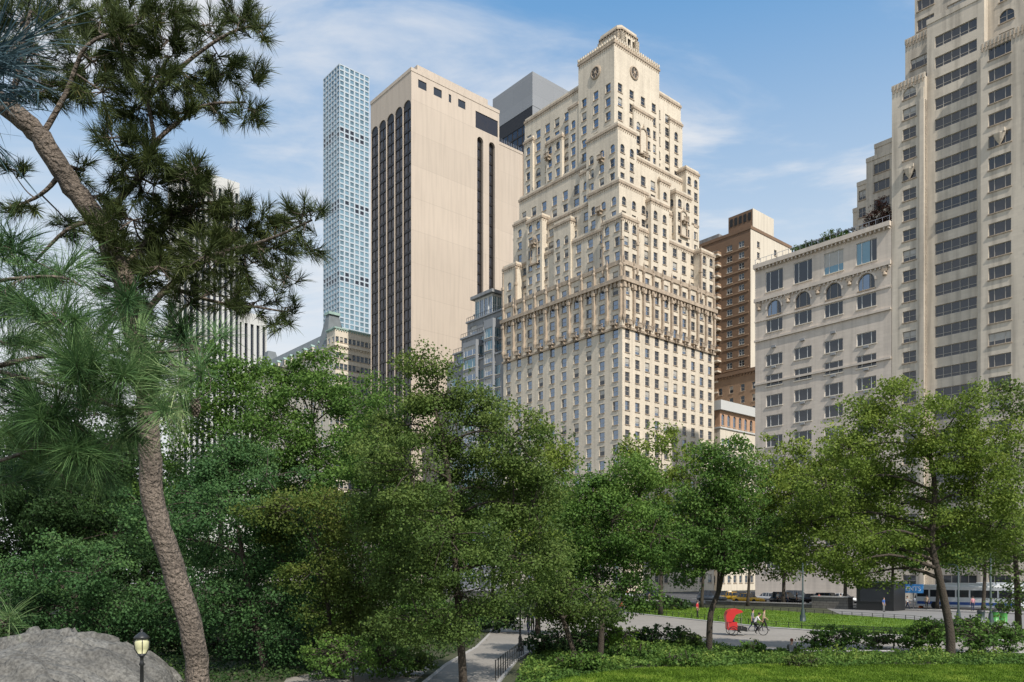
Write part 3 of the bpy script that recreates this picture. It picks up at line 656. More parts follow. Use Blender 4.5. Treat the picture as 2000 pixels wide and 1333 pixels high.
def inpoly(x,y,P):
    c=np.zeros(len(x),bool); n=len(P)
    for i in range(n):
        x1,y1=P[i][:2]; x2,y2=P[(i+1)%n][:2]
        c^=((y1>y)!=(y2>y))&(x<(x2-x1)*(y-y1)/(y2-y1+1e-12)+x1)
    return c
def grass(P,n,h,name,label,mat,rng):
    P=[gp(*p) for p in P]; xs=[p[0] for p in P]; ys=[p[1] for p in P]
    x=rng.uniform(min(xs),max(xs),n*3); y=rng.uniform(min(ys),max(ys),n*3); k=inpoly(x,y,P); x,y=x[k][:n],y[k][:n]; n=len(x)
    C=np.stack([x,y,np.zeros(n)+.008],1); a=rng.uniform(0,6.28,n); d=np.stack([np.cos(a),np.sin(a),a*0],1); hh=h*(.5+rng.random(n))
    V=np.empty((n,3,3)); V[:,0]=C-d*.03; V[:,1]=C+d*.03; V[:,2]=C+np.stack([rng.normal(0,.04,n),rng.normal(0,.04,n),hh],1)
    cl=np.array([noise.noise(Vector((p[0]*.5,p[1]*.5,0)))+.6*noise.noise(Vector((p[0]*2,p[1]*1.2,5))) for p in C]); tone=np.clip(.45+cl*.7+rng.normal(0,.18,n),0,1)
    o=npmesh(name,V.reshape(-1,3),3,mat,np.repeat(tone,3)); tag(o,label,'grass',kind='stuff')
grass([(1040,1345),(1110,1322),(1250,1306),(1500,1299),(1800,1300),(2100,1298),(2100,1350)],80000,.08,'grass','short bright green grass on the near lawn',PAL['grass'],RNG)
grass(LW2,40000,.10,'grass','mown green grass between the path and the street',PAL['grass'],RNG)

# ---------------------------------------------------------------- trees
def ssmooth(pts,n=4):
    out=[]
    P=[Vector(p) for p in pts]
    for i in range(len(P)-1):
        p0=P[max(i-1,0)]; p1=P[i]; p2=P[i+1]; p3=P[min(i+2,len(P)-1)]
        for k in range(n):
            t=k/n; out.append(.5*((2*p1)+(p2-p0)*t+(2*p0-5*p1+4*p2-p3)*t*t+(-p0+3*p1-3*p2+p3)*t**3))
    out.append(P[-1]); return out
def tree(label,trunk,Y,lobes,pal,seed,dens=2.0,tw=.2,cl=None,leaf=None,group=None,name='park_tree',zb=0.0):
    rng=np.random.default_rng(seed); rnd=random.Random(seed)
    bxp=trunk[0][0]; base=Vector(((bxp-1000)/F*Y,Y,zb)); root=thing(name,label,'tree' if name!='shrub' else 'shrub',base,0,group)
    tp=[Vector((0,0,-.1))]+[wp(px,py,Y+rnd.uniform(-.3,.3))-base for px,py in trunk[1:]]
    L=[]
    for lb in lobes:
        px,py,rx,ry=lb[:4]; dy=lb[4] if len(lb)>4 else rnd.uniform(-1,1)*rx/F*Y*.8
        c=wp(px,py,Y)-base; c.y+=dy; L.append((np.array(c),np.array([rx/F*Y,(rx+ry)*.45/F*Y,ry/F*Y])*1.05))
    area=sum(math.pi*r[0]*r[2] for c,r in L); leaf=leaf or max(.05,.0032*Y)
    N=int(dens*1.22*area/(leaf*leaf*.40)); crad=(cl or (.50+Y/110)); nc=max(len(L)*3,int(area*1.6/(crad*crad)))
    w=np.array([r[0]*r[2] for c,r in L]); w=w/w.sum(); idx=rng.choice(len(L),nc,p=w)
    D=norm(rng.normal(size=(nc,3))); rr=(.3+.7*rng.random(nc)**.6)*(.80+.36*rng.random(nc))
    C=np.array([L[i][0]+D[k]*rr[k]*L[i][1] for k,i in enumerate(idx)])
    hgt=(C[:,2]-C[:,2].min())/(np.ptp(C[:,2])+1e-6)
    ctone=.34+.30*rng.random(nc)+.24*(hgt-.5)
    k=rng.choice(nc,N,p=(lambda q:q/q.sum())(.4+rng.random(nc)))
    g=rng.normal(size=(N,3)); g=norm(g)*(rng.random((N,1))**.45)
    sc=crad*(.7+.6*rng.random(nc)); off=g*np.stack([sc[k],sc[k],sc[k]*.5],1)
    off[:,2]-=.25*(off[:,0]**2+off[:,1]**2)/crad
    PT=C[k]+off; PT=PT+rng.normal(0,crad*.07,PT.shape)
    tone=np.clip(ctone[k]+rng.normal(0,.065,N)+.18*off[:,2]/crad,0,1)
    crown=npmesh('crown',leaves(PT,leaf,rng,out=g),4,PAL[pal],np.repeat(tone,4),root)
    mb=MB(); r0=tw; sp=ssmooth(tp,4); n=len(sp)
    mb.tube(sp,[r0*(1.25 if i==0 else 1)*(1-.62*i/(n-1)) for i in range(n)],M['bark'],8)
    limbs=[]
    for c,r in L:
        c=Vector(c); best=min(range(n//3,n),key=lambda i:(sp[i]-c).length+max(0,sp[i].z-c.z)*2); s0=sp[best]
        mid=s0.lerp(c,.5)+Vector((rnd.uniform(-.3,.3),rnd.uniform(-.3,.3),.12*(c-s0).length)); pts=ssmooth([s0,mid,c],4)
        rr0=r0*(1-.62*best/(n-1))*.6; mb.tube(pts,[rr0*(1-.75*i/(len(pts)-1)) for i in range(len(pts))],M['bark'],6,False); limbs+=[(p,rr0*(1-.75*i/(len(pts)-1))) for i,p in enumerate(pts)]
    for c in C[:200]:
        c=Vector(c); p,rad=min(limbs,key=lambda t:(t[0]-c).length); 
        mid=p.lerp(c,.55)+Vector((rnd.uniform(-.2,.2),rnd.uniform(-.2,.2),rnd.uniform(0,.25))); mb.tube([p,mid,c],[min(rad*.55,.06)+.008,.02+Y*.0002,.008],M['bark'],4,False)
    mb.build('trunk',root,True); return root
T=tree
T('large dark olive tree in the centre with slender trunk beside the path',[(905,1400),(903,1300),(895,1180),(885,1050),(872,900),(850,800)],33,
  [(850,760,90,60),(760,840,80,80),(900,820,115,90),(1000,860,75,85),(820,930,110,90),(960,950,120,90),(1040,990,75,85),(760,1010,90,80),(880,1050,120,85),(1010,1090,90,70),(780,1120,90,70),(900,1160,110,60),(1070,1110,45,55),(730,940,45,60),(830,1215,90,35),(840,710,45,20),(960,1200,70,30)],'olive',1,2.1,.2)
T('small olive tree with rusty branch tips left of centre',[(655,1380),(650,1280),(640,1180),(625,1080)],36,
  [(590,1000,95,35),(560,1035,60,35),(660,1040,80,50),(700,1120,80,60),(620,1120,60,50),(720,1210,80,60),(650,1200,60,60),(530,1000,45,22),(640,980,60,25)],'autumn',2,1.9,.14)
T('tall bright tree rising beside the mansard hotel',[(625,1300),(630,1100),(622,950),(610,830)],62,
  [(600,745,80,50),(530,780,70,60),(640,800,85,65),(560,870,85,65),(690,870,70,75),(620,930,90,70),(660,1010,90,70),(570,1000,80,70),(620,705,45,25),(560,715,50,25),(700,780,50,50)],'green',3,2.0,.3)
T('yellow green tree behind the pine trunk',[(430,1300),(432,1100),(430,950),(432,850)],66,
  [(430,740,65,60),(390,820,90,80),(470,820,80,80),(430,920,110,80),(360,950,80,80),(490,960,80,80),(420,700,40,25),(480,730,50,40)],'green',4,1.9,.3)
T('feathery blue green tree below the pine branches',[(520,1330),(505,1240),(480,1120),(460,1000)],37,
  [(430,900,80,50),(510,930,80,50),(360,960,80,50),(450,1000,90,55),(560,1010,80,55),(340,1060,90,50),(480,1090,100,55),(580,1100,70,60),(400,1160,100,50),(530,1180,80,60),(300,1000,60,50),(560,1250,60,40),(450,1230,60,40)],'blue',5,2.0,.2)
T('low spreading blue green tree above the boulder',[(150,1350),(150,1250),(150,1170)],36,
  [(140,1080,100,35),(60,1120,90,40),(220,1120,80,40),(110,1170,120,40),(230,1190,90,40),(30,1190,70,40),(160,1220,120,30),(300,1230,70,40)],'blue',6,2.0,.16)
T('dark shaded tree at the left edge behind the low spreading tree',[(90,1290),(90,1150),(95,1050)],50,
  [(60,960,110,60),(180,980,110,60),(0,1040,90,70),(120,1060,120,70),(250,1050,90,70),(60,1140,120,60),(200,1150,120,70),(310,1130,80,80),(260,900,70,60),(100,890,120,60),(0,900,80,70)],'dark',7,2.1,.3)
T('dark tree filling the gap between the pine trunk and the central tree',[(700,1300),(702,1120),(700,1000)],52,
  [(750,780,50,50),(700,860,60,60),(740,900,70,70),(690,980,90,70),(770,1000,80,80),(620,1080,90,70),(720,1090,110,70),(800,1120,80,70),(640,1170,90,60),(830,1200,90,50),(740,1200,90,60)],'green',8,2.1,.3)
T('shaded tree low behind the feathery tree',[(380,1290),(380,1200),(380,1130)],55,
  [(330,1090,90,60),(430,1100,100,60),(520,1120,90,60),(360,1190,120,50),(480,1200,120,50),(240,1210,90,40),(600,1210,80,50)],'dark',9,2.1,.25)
T('yellow green tree showing right of the central tree top',[(1050,1262),(1052,1120),(1055,980)],60,
  [(1060,855,50,45),(1090,900,45,45),(1040,930,65,50),(1095,980,65,60),(1030,1030,80,60),(1085,1090,80,60),(1050,1150,70,50)],'yellow',10,1.9,.22)
T('rounded green tree left of the street trees with dark forked trunk',[(1172,1288),(1175,1200),(1165,1130),(1172,1050)],43,
  [(1200,925,70,45),(1150,970,65,55),(1245,975,70,60),(1190,1020,90,60),(1130,1060,65,55),(1250,1070,70,55),(1180,1120,90,50),(1110,1140,60,50),(1240,1150,50,40),(1295,1050,45,55)],'green',11,2.0,.18)
T('leaning multi stemmed tree beside the path junction',[(1128,1300),(1110,1240),(1090,1180),(1085,1120)],41,
  [(1080,1100,60,50),(1120,1150,60,45),(1050,1160,50,45),(1160,1190,45,35),(1080,1200,60,30)],'olive',12,1.9,.17)
T('airy pale tree in front of the lower right side of the cream skyscraper',[(1290,1192),(1292,1060),(1290,960)],88,
  [(1295,865,45,40),(1250,900,50,40),(1340,910,45,40),(1285,950,70,45),(1340,1000,60,45),(1260,1020,60,45),(1310,1080,70,45),(1225,885,30,25)],'yellow',13,1.6,.25)
T('green tree with leaning dark trunk behind the red pedicab',[(1385,1270),(1388,1200),(1405,1150),(1415,1080),(1405,1000)],47,
  [(1410,895,60,40),(1365,940,65,50),(1455,935,60,50),(1400,990,85,55),(1340,1030,60,55),(1465,1020,65,55),(1400,1080,85,45),(1340,1110,50,35),(1450,1085,55,35),(1510,1050,40,45)],'green',14,2.0,.2)
T('pale street tree between the corner building and pale stone building',[(1530,1178),(1532,1060),(1530,980)],112,
  [(1540,880,55,35),(1500,920,55,40),(1585,910,55,40),(1540,970,75,45),(1490,1010,55,45),(1590,1020,60,45),(1540,1080,80,45)],'yellow',15,1.9,.28)
T('pale street tree in front of the pale stone building base',[(1650,1180),(1652,1080),(1650,1000)],108,
  [(1640,900,60,45),(1620,960,60,45),(1690,960,60,50),(1650,1030,80,50),(1720,1050,60,50),(1640,1090,80,35)],'yellow',16,1.9,.28)
T('big yellow green tree at the right with dark crooked trunk',[(1856,1295),(1855,1230),(1835,1130),(1820,1060),(1826,960),(1815,880)],43,
  [(1750,775,65,48),(1700,820,70,55),(1800,830,80,60),(1860,800,50,45),(1650,880,70,60),(1740,890,95,65),(1850,890,85,65),(1930,880,65,65),(1610,950,65,55),(1700,970,95,65),(1800,980,95,65),(1900,970,85,70),(1580,1020,65,55),(1650,1060,85,55),(1750,1070,85,50),(1560,1085,50,45),(1620,1110,50,30),(1880,1060,85,50),(1950,1030,55,60),(1720,1120,70,25)],'yellow',17,1.7,.26)
T('half bare tree at the right edge with thin twigs',[(1990,1262),(1985,1120),(1975,980)],56,
  [(1940,770,50,30),(1990,790,50,40),(2040,850,60,60),(1990,900,60,50),(2030,980,60,60),(1970,1060,60,60),(2030,1120,60,50),(1990,1160,50,40)],'olive',18,1.1,.24)
for i,(px,Y,top,pal,lab) in enumerate(((1130,100,975,'green','street tree left of the cream skyscraper base'),(1215,102,930,'yellow','street tree at the foot of the cream skyscraper corner'),(1370,106,980,'green','street tree below the airy pale tree'),
   (1460,112,900,'yellow','street tree in front of the corner building'),(1740,106,1010,'yellow','street tree behind the big right tree trunk'),(1830,100,985,'green','street tree behind the white bus roof'),(1920,96,960,'yellow','street tree near the right edge lamp post'),
   (960,95,930,'dark','dark tree behind the central tree lower crown'),(860,90,930,'green','green tree hidden behind the central tree left side'),(280,80,860,'green','green tree left behind the pine trunk top'),(60,78,790,'dark','dark tree deep behind the near pine needles'),(180,84,780,'dark','tree between the dark deep tree and the pine trunk'),(560,85,960,'dark','dark backdrop tree under the mansard hotel'),(1010,90,1050,'dark','low dark tree past the path junction'),
   (1290,110,1010,'dark','low dark street tree under the airy pale tree'),(1400,118,1020,'dark','shaded street tree behind the leaning trunk'))):
    r=int((1124-top)/3.1)
    T(lab,[(px,HZ+H*F/Y),(px+4,1100),(px,int(top+r*1.2))],Y,[(px,top+r*.7,r*1.0,r*.7),(px-r,top+r*1.4,r,r*.7),(px+r,top+r*1.4,r,r*.7),(px,top+r*1.9,r*1.3,r*.7),(px-r*.9,top+r*2.4,r,r*.55),(px+r*.9,top+r*2.4,r,r*.55)],pal,40+i,1.6,.24,name='street_tree' if px>1100 else 'park_tree')
def shrub(lab,px,Y,w,h,pal,seed,dens=1.9,leaf=None,z0=0.0):
    base=HZ+(H-z0)*F/Y; T(lab,[(px,base),(px,base-h*.4)],Y,[(px,base-h*.55,w*.45,h*.45),(px-w*.33,base-h*.4,w*.3,h*.38),(px+w*.33,base-h*.42,w*.3,h*.38)],pal,seed,dens,.05,cl=.35,leaf=leaf or .0034*Y,name='shrub',zb=z0)
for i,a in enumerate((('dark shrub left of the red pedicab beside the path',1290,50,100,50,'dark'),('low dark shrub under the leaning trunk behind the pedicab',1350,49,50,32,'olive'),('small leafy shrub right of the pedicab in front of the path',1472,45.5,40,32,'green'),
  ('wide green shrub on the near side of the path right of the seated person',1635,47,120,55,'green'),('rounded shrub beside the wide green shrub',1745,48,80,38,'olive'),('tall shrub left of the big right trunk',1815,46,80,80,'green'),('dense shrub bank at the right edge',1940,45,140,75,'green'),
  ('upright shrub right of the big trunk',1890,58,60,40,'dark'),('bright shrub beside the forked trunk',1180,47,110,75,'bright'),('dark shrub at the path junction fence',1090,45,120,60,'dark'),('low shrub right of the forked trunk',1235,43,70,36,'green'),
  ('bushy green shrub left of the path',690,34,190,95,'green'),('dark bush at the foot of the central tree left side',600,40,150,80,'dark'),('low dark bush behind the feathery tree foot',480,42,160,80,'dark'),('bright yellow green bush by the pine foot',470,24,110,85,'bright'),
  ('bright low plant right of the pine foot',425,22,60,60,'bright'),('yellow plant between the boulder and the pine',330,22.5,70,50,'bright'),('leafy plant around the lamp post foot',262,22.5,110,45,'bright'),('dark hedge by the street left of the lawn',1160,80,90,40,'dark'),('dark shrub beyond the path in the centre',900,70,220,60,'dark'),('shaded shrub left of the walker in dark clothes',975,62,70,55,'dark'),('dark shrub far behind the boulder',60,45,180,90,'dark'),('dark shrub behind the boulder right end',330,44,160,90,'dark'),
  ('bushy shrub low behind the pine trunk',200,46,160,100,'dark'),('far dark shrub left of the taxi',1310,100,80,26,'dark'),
  ('low olive bush on the left edge of the downhill path',790,36,110,60,'olive'),('small round bush on the near lawn edge below the leaning trunk',1330,39,70,34,'green'),('loose bush on the near lawn edge right of centre',1560,39,60,26,'olive'),('spreading bush on the near lawn edge left end',1130,38,90,44,'green'))):
    shrub(a[0],a[1],a[2],a[3],a[4],a[5],100+i)
rng=np.random.default_rng(3)
def gcover(P,n,h,lab,pal,thr=-9):
    P=[gp(*p) for p in P]; xs=[p[0] for p in P]; ys=[p[1] for p in P]
    x=rng.uniform(min(xs),max(xs),n*4); y=rng.uniform(min(ys),max(ys),n*4); k=inpoly(x,y,P); x,y=x[k][:n],y[k][:n]
    nz=np.array([noise.noise(Vector((a*.5,b*.5,0)))+.6*noise.noise(Vector((a*1.7,b*1.7,3))) for a,b in zip(x,y)])
    k=nz>thr; x,y,nz=x[k],y[k],nz[k]; n=len(x)
    z=rng.random(n)*h*np.clip(.6+1.3*nz,.1,2.2); C=np.stack([x,y,z],1)
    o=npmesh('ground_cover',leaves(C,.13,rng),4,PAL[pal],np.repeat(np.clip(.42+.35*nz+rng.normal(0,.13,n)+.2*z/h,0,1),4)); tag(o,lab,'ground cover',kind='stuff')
gcover([(1000,1345),(1030,1300),(1120,1285),(1300,1276),(1560,1279),(1800,1279),(2100,1284),(2100,1296),(1900,1302),(1800,1297),(1650,1304),(1500,1297),(1380,1307),(1250,1303),(1110,1327),(1040,1345)],38000,.36,'leafy green ground cover between the path and near lawn','green')
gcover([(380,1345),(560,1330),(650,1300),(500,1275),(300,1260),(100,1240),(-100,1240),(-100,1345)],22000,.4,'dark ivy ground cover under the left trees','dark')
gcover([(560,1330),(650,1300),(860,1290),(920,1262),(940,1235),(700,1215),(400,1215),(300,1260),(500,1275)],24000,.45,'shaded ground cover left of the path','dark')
gcover([(1060,1262),(1150,1250),(1250,1252),(1400,1265),(1560,1278),(1560,1282),(1300,1278),(1120,1285),(1030,1300),(1005,1320)],20000,.4,'leafy ground cover along the path edge','green')

# ---------------------------------------------------------------- pine
def needles(P,D,n,L,w,rng,spread=(15,75),back=.12,curve=.0):
    m=len(P); P=np.repeat(P,n,0); D=np.repeat(norm(D),n,0); N=m*n
    q=norm(np.cross(D,rng.normal(size=(N,3)))); th=np.radians(rng.uniform(spread[0],spread[1],N))[:,None]
    d=D*np.cos(th)+q*np.sin(th); s=rng.random(N)[:,None]*back; B=P-D*s
    Ln=L*(.7+.45*rng.random(N))[:,None]; side=norm(np.cross(d,rng.normal(size=(N,3))))*w*.5
    mid=B+d*Ln*.55; tip=B+d*Ln; tip[:,2]-=Ln[:,0]*curve
    V=np.empty((N,5,3)); V[:,0]=B-side; V[:,1]=B+side; V[:,2]=mid+side*.9; V[:,3]=mid-side*.9; V[:,4]=tip
    f=np.arange(N)[:,None]*5; F3=np.concatenate([np.concatenate([f,f+1,f+2],1),np.concatenate([f,f+2,f+3],1),np.concatenate([f+3,f+2,f+4],1)])
    return V.reshape(-1,3),F3
def pine(root,base,limbs,discs,pal,rng,tpa,Lr,n,w,jit,Y,spread=(15,75),curve=.05,tone0=.45,twr=.012,front=0.0,back=.8,tvar=.12):
    mb=MB(); sk=[]
    for pts,r0,r1 in limbs:
        P=ssmooth([wp(*p)-base for p in pts],5); k=len(P); rad=[r0+(r1-r0)*i/(k-1) for i in range(k)]
        P=[p+Vector((random.uniform(-1,1),random.uniform(-1,1),random.uniform(-1,1)))*rad[i]*.12 for i,p in enumerate(P)]
        mb.tube(P,rad,M['pinebark'],10); sk+=[(p,rad[i]) for i,p in enumerate(P)]
    PP=[];DD=[];TT=[]
    for (px,py,r) in discs:
        y=Y+rng.uniform(-jit,jit)-front; c=wp(px,py,y)-base
        p,rad=min(sk,key=lambda t:(t[0]-c).length); mid=p.lerp(c,.5)+Vector((rng.uniform(-.1,.1),rng.uniform(-.1,.1),-.08*(c-p).length))
        br=ssmooth([p,mid,c],4); mb.tube(br,[min(rad*.5,twr*2.2)*(1-.5*i/(len(br)-1)) for i in range(len(br))],M['pinebark'],5,False)
        bd=(c-p); bd=bd.normalized() if bd.length>.05 else Vector((1,0,.2))
        tone=rng.uniform(-tvar,tvar)
        for i in range(max(2,int(r*r*tpa))):
            a=rng.uniform(0,6.283); q=math.sqrt(rng.random())*r; e=wp(px+q*math.cos(a),py+q*math.sin(a)*.8,y+rng.normal()*jit*.35)-base
            d=(e-c)*(1.0/(r/F*Y))+bd*.7+Vector((0,0,.35))+Vector(rng.normal(size=3))*.3; s=min(br,key=lambda t:(t-e).length)
            mid=s.lerp(e,.6)-Vector((0,0,.04)); mb.tube([s,mid,e],[twr*.6,twr*.4,twr*.2],M['pinebark'],4,False)
            PP.append(e); DD.append(d); TT.append(tone+tone0+rng.normal()*tvar*.7)
            if (e-s).length>.25: PP.append(s.lerp(e,.7)); DD.append(d); TT.append(tone+tone0-.1)
    V,F3=needles(np.array(PP),np.array(DD),n,Lr,w,rng,spread,back=Lr*back,curve=curve)
    tn=np.clip(np.repeat(np.array(TT),n)+rng.normal(0,.14,len(TT)*n),0,1)
    npmesh('needles',V,3,PAL[pal],np.repeat(tn,5),root,F3)
    mb.build('trunk',root,True)
YP=9.0; base=Vector(((392-1000)/F*YP,YP,0)); root=thing('pine_tree','tall pine with bent bare trunk and dark needle clusters at the left','tree',base)
rng=np.random.default_rng(21)
limbs=[([(392,1917,YP),(390,1500,YP),(388,1340,YP),(372,1220,YP),(335,1100,YP),(300,990,YP),(293,880,YP),(286,760,YP+.1),(262,640,YP+.1),(235,530,YP),(190,430,YP),(130,350,YP-.1),(80,270,YP-.2),(20,215,YP-.3),(-80,150,YP-.4)],.13,.11),
 ([(262,640,YP),(330,560,YP),(420,500,YP),(520,470,YP-.2),(610,430,YP-.3)],.04,.01),([(235,530,YP),(300,460,YP+.2),(380,400,YP+.3),(470,400,YP+.3)],.04,.01),
 ([(190,430,YP),(260,360,YP),(300,280,YP),(290,190,YP),(330,110,YP)],.04,.012),([(300,280,YP),(390,210,YP),(480,200,YP)],.025,.01),([(290,190,YP),(380,110,YP),(460,60,YP),(520,50,YP)],.025,.01),
 ([(80,270,YP-.2),(130,180,YP-.2),(170,90,YP-.3),(260,50,YP-.3)],.035,.012),([(20,215,YP-.3),(40,110,YP-.4),(60,20,YP-.5)],.035,.015),([(120,340,YP-.1),(80,380,YP-.1),(20,410,YP)],.03,.01),([(190,430,YP),(130,450,YP-.1),(60,520,YP)],.03,.012),
 ([(330,560,YP),(420,590,YP),(500,600,YP),(560,610,YP)],.025,.008),([(284,760,YP),(320,660,YP),(360,600,YP),(440,560,YP)],.03,.01)]
discs=[(50,40,80),(130,40,70),(40,120,70),(200,30,60),(270,40,60),(170,110,70),(90,180,55),(330,80,60),(400,50,60),(470,35,50),(510,60,35),(300,150,60),(370,150,60),(440,140,60),(500,150,40),(490,215,45),(430,210,45),(350,220,50),(260,210,60),(200,180,60),(220,270,55),(290,290,55),
 (300,360,70),(360,350,55),(380,410,70),(440,390,55),(450,450,70),(520,420,55),(590,420,45),(625,410,25),(540,480,60),(600,480,40),(480,520,65),(560,540,40),(400,500,70),(330,470,65),(260,430,60),(210,480,55),(280,540,60),(350,570,55),(440,580,50),(500,590,45),(570,600,35),(300,610,45),(350,640,40),(200,380,50),(140,440,40),(20,330,30),(20,400,35),(60,410,30),(540,630,30),(240,330,50),(165,330,30),
 (250,120,60),(330,20,50),(240,70,60),(160,170,50),(320,420,60),(270,490,55),(230,560,50),(250,620,45),(380,330,45),(200,440,45),(310,520,50)]
pine(root,base,limbs,discs,'needle',rng,.0056,.18,50,.0060,.6,YP,(10,62),.05,.47)
YN=3.6; base=Vector((-3.6,YN,0)); root=thing('pine_tree','near pine branches with long bright green needles at the left edge','tree',base)
limbs=[([(-560,3113,YN),(-540,1500,YN),(-520,900,YN),(-500,300,YN)],.14,.08),([(-520,950,YN),(-250,820,YN),(-20,720,YN),(150,690,YN),(300,690,YN),(390,680,YN-.1)],.018,.004),([(-520,800,YN),(-260,640,YN),(-50,560,YN),(100,540,YN),(160,560,YN)],.014,.004),
 ([(-520,1050,YN),(-250,960,YN),(0,900,YN),(120,860,YN),(220,870,YN)],.014,.004),([(-20,720,YN),(120,760,YN),(250,800,YN),(340,780,YN)],.010,.004),([(-520,1150,YN),(-260,1190,YN),(-20,1200,YN)],.02,.006)]
discs=[(10,480,50),(60,520,60),(140,540,50),(20,590,60),(100,610,60),(170,640,50),(40,680,60),(240,650,45),(130,700,60),(220,720,50),(300,680,45),(380,665,35),(430,655,20),(20,770,60),(100,790,60),(190,790,60),(270,770,50),(350,740,40),(330,800,35),(60,860,60),(150,870,55),(220,870,45),(20,930,50),(120,930,50),(200,930,35),(0,1210,30),
 (240,830,45),(160,740,60),(80,820,55),(340,660,40),(230,580,40),(290,730,45),(390,720,25)]
pine(root,base,limbs,discs,'needlenear',rng,.0031,.20,60,.0026,.6,YN,(6,46),.07,.42,twr=.004,front=.05,back=.75,tvar=.24)
cone=MB()
c0=wp(382,800,3.5)-base
for i in range(9):
    z=-.03+i*.0085; r=.018*math.sin(math.pi*(i+1)/10.5)+.004
    for j in range(7):
        a=j*.9+i*.45; cone.tube([c0+Vector((0,0,z)),c0+Vector((r*math.cos(a),r*math.sin(a),z+.004))],[.003,.006],M['pinebark'],4)
cone.build('pine_cone',root)
YV=1.7; base=Vector((-2.2,YV,0)); root=thing('pine_tree','nearest pine spray of bluish needles crossing the top left corner','tree',base)
limbs=[([(-1000,5300,YV),(-950,1500,YV),(-900,200,YV),(-700,60,YV)],.08,.05),([(-900,250,YV),(-500,180,YV),(-200,110,YV),(-60,90,YV),(60,100,YV)],.012,.003)]
pine(root,base,limbs,[(-50,40,60),(-30,150,60),(-60,250,50),(30,80,50),(20,190,40)],'needleblue',rng,.0014,.17,34,.0026,.1,YV,(4,40),.06,.5,twr=.002)

# ---------------------------------------------------------------- rock
m=MB(); nx,ny=150,110; x0,x1,y0,y1=-27,-9,22.5,36
for j in range(ny+1):
    for i in range(nx+1):
        x=x0+(x1-x0)*i/nx; y=y0+(y1-y0)*j/ny
        px=1000+x/max(y,29)*F
        prof=np.interp(px,[-500,-200,0,90,180,240,290,325,352,365],[1.7,1.8,2.0,2.3,2.4,2.1,1.45,.9,.1,-.5])
        yy=(y-30)/7.0; fall=max(0,1-yy*yy*.85)**.5 if y<30 else max(0,1-((y-30)/5.5)**2)**.5
        cr_=abs(noise.noise(Vector((x*.35+y*.8,y*.5-x*.2,4)))); ck=-.34*max(0,1-cr_*11)
        c2=abs(noise.noise(Vector((x*.9-y*.5,y*.9,14)))); ck-=.14*max(0,1-c2*12)
        nz=noise.fractal(Vector((x*.35,y*.5,1)),1,2,7)*.26+ck+.18*math.floor(2.6*noise.noise(Vector((x*.22+y*.1,y*.5,9)))+.5)
        m.v.append((x,y,(prof+.1)*fall+nz*min(1,fall*1.5)-.2))
for j in range(ny):
    for i in range(nx): a=j*(nx+1)+i; m.f.append((a,a+1,a+nx+2,a+nx+1)); m.m.append(0)
m.mats=[M['rock']]; o=m.build('boulder',smooth=True); tag(o,'large cracked grey boulder at the lower left beside the lamp','boulder')

# ---------------------------------------------------------------- street furniture
def lamp(label,px,Y,ht,rz=0):
    X=(px-1000)/F*Y; o=thing('street_lamp',label,'street lamp',(X,Y,0)); hp=ht-.78
    m=MB(); m.lathe([(.2,0),(.2,.12),(.13,.25),(.1,.7),(.12,.75),(.06,.95),(.05,hp-.35),(.085,hp-.3),(.05,hp-.22),(.05,hp-.1),(.11,hp)],M['black'],14); m.build('post',o,True)
    m=MB(); m.lathe([(.10,0),(.19,.17),(.2,.36),(.15,.47)],M['lampglass'],16,(0,0,hp+.02)); m.build('lamp_glass',o,True)
    m=MB()
    for i in range(4):
        a=i*math.pi/2+.5; m.tube([(r*math.cos(a),r*math.sin(a),hp+z) for r,z in ((.1,0),(.2,.17),(.215,.38),(.165,.5))],.014,M['black'],5)
    m.lathe([(.2,.47),(.235,.5),(.2,.55),(.12,.62),(.08,.66),(.03,.68),(.045,.72),(.012,.78)],M['black'],16,(0,0,hp)); m.lathe([(.12,-.02),(.13,.03)],M['black'],16,(0,0,hp)); m.build('lamp_cap',o,True)
    return o
lamp('black lamp post with cream glass lantern in front of the boulder',277,24,H-(1228-HZ)/F*24)
lamp('dark lamp post at the path fence left of the forked trunk',1016,47,3.9)
def tallpost(label,px,Y,h):
    o=thing('lamp_post',label,'lamp post',((px-1000)/F*Y,Y,0)); m=MB(); m.lathe([(.28,0),(.28,.5),(.2,.7),(.16,1.1),(.09,1.3),(.07,h)],M['pole'],12); m.build('post',o,True)
    m=MB(); m.tube([(0,0,h-.1),(.0,.3,h+.3),(0,.9,h+.4)],.04,M['pole'],6); m.box(-.12,.12,.8,1.5,h+.33,h+.45,M['pole']); m.build('lamp_arm',o)
tallpost('dark green post standing on the far lawn edge in front of the black cars',1568,76,5.6)
tallpost('dark green post left of the white bus',1872,72,5.0)
tallpost('tall dark post near the right edge beside the green bins',1935,68,6.4)
def bin_(label,px,py,col):
    p=gp(px,py); o=thing('litter_bin',label,'bin',p); m=MB(); m.lathe([(.3,0),(.34,.85),(.36,.9)],col,14); m.build('body',o,True); m=MB(); m.lathe([(.37,.9),(.37,.98),(.2,1.05)],M['black'],14); m.build('lid',o,True)
gb=paint('green_plastic',(.06,.26,.05),.4)
bin_('dark litter bin left of the two green bins',1916,1213,M['pole']); bin_('left one of the two bright green bins by the tall post',1944,1214,gb); bin_('right one of the two bright green bins by the tall post',1960,1216,gb)
YW=YK-6
p=cp(cX(1720,YW),YW); o=thing('kiosk','black square kiosk at the park entrance left of the bus','kiosk',(p[0],p[1],0),A); m=MB(); m.box(-2.3,2.3,-1.6,1.6,0,3.4,M['black']); m.build('body',o); m=MB(); m.box(-2.5,2.5,-1.8,1.8,3.4,3.6,M['pole']); m.build('roof',o); m=MB(); m.box(-1.8,1.8,-1.66,-1.604,1.1,2.7,M['g1']); m.build('hatch',o)
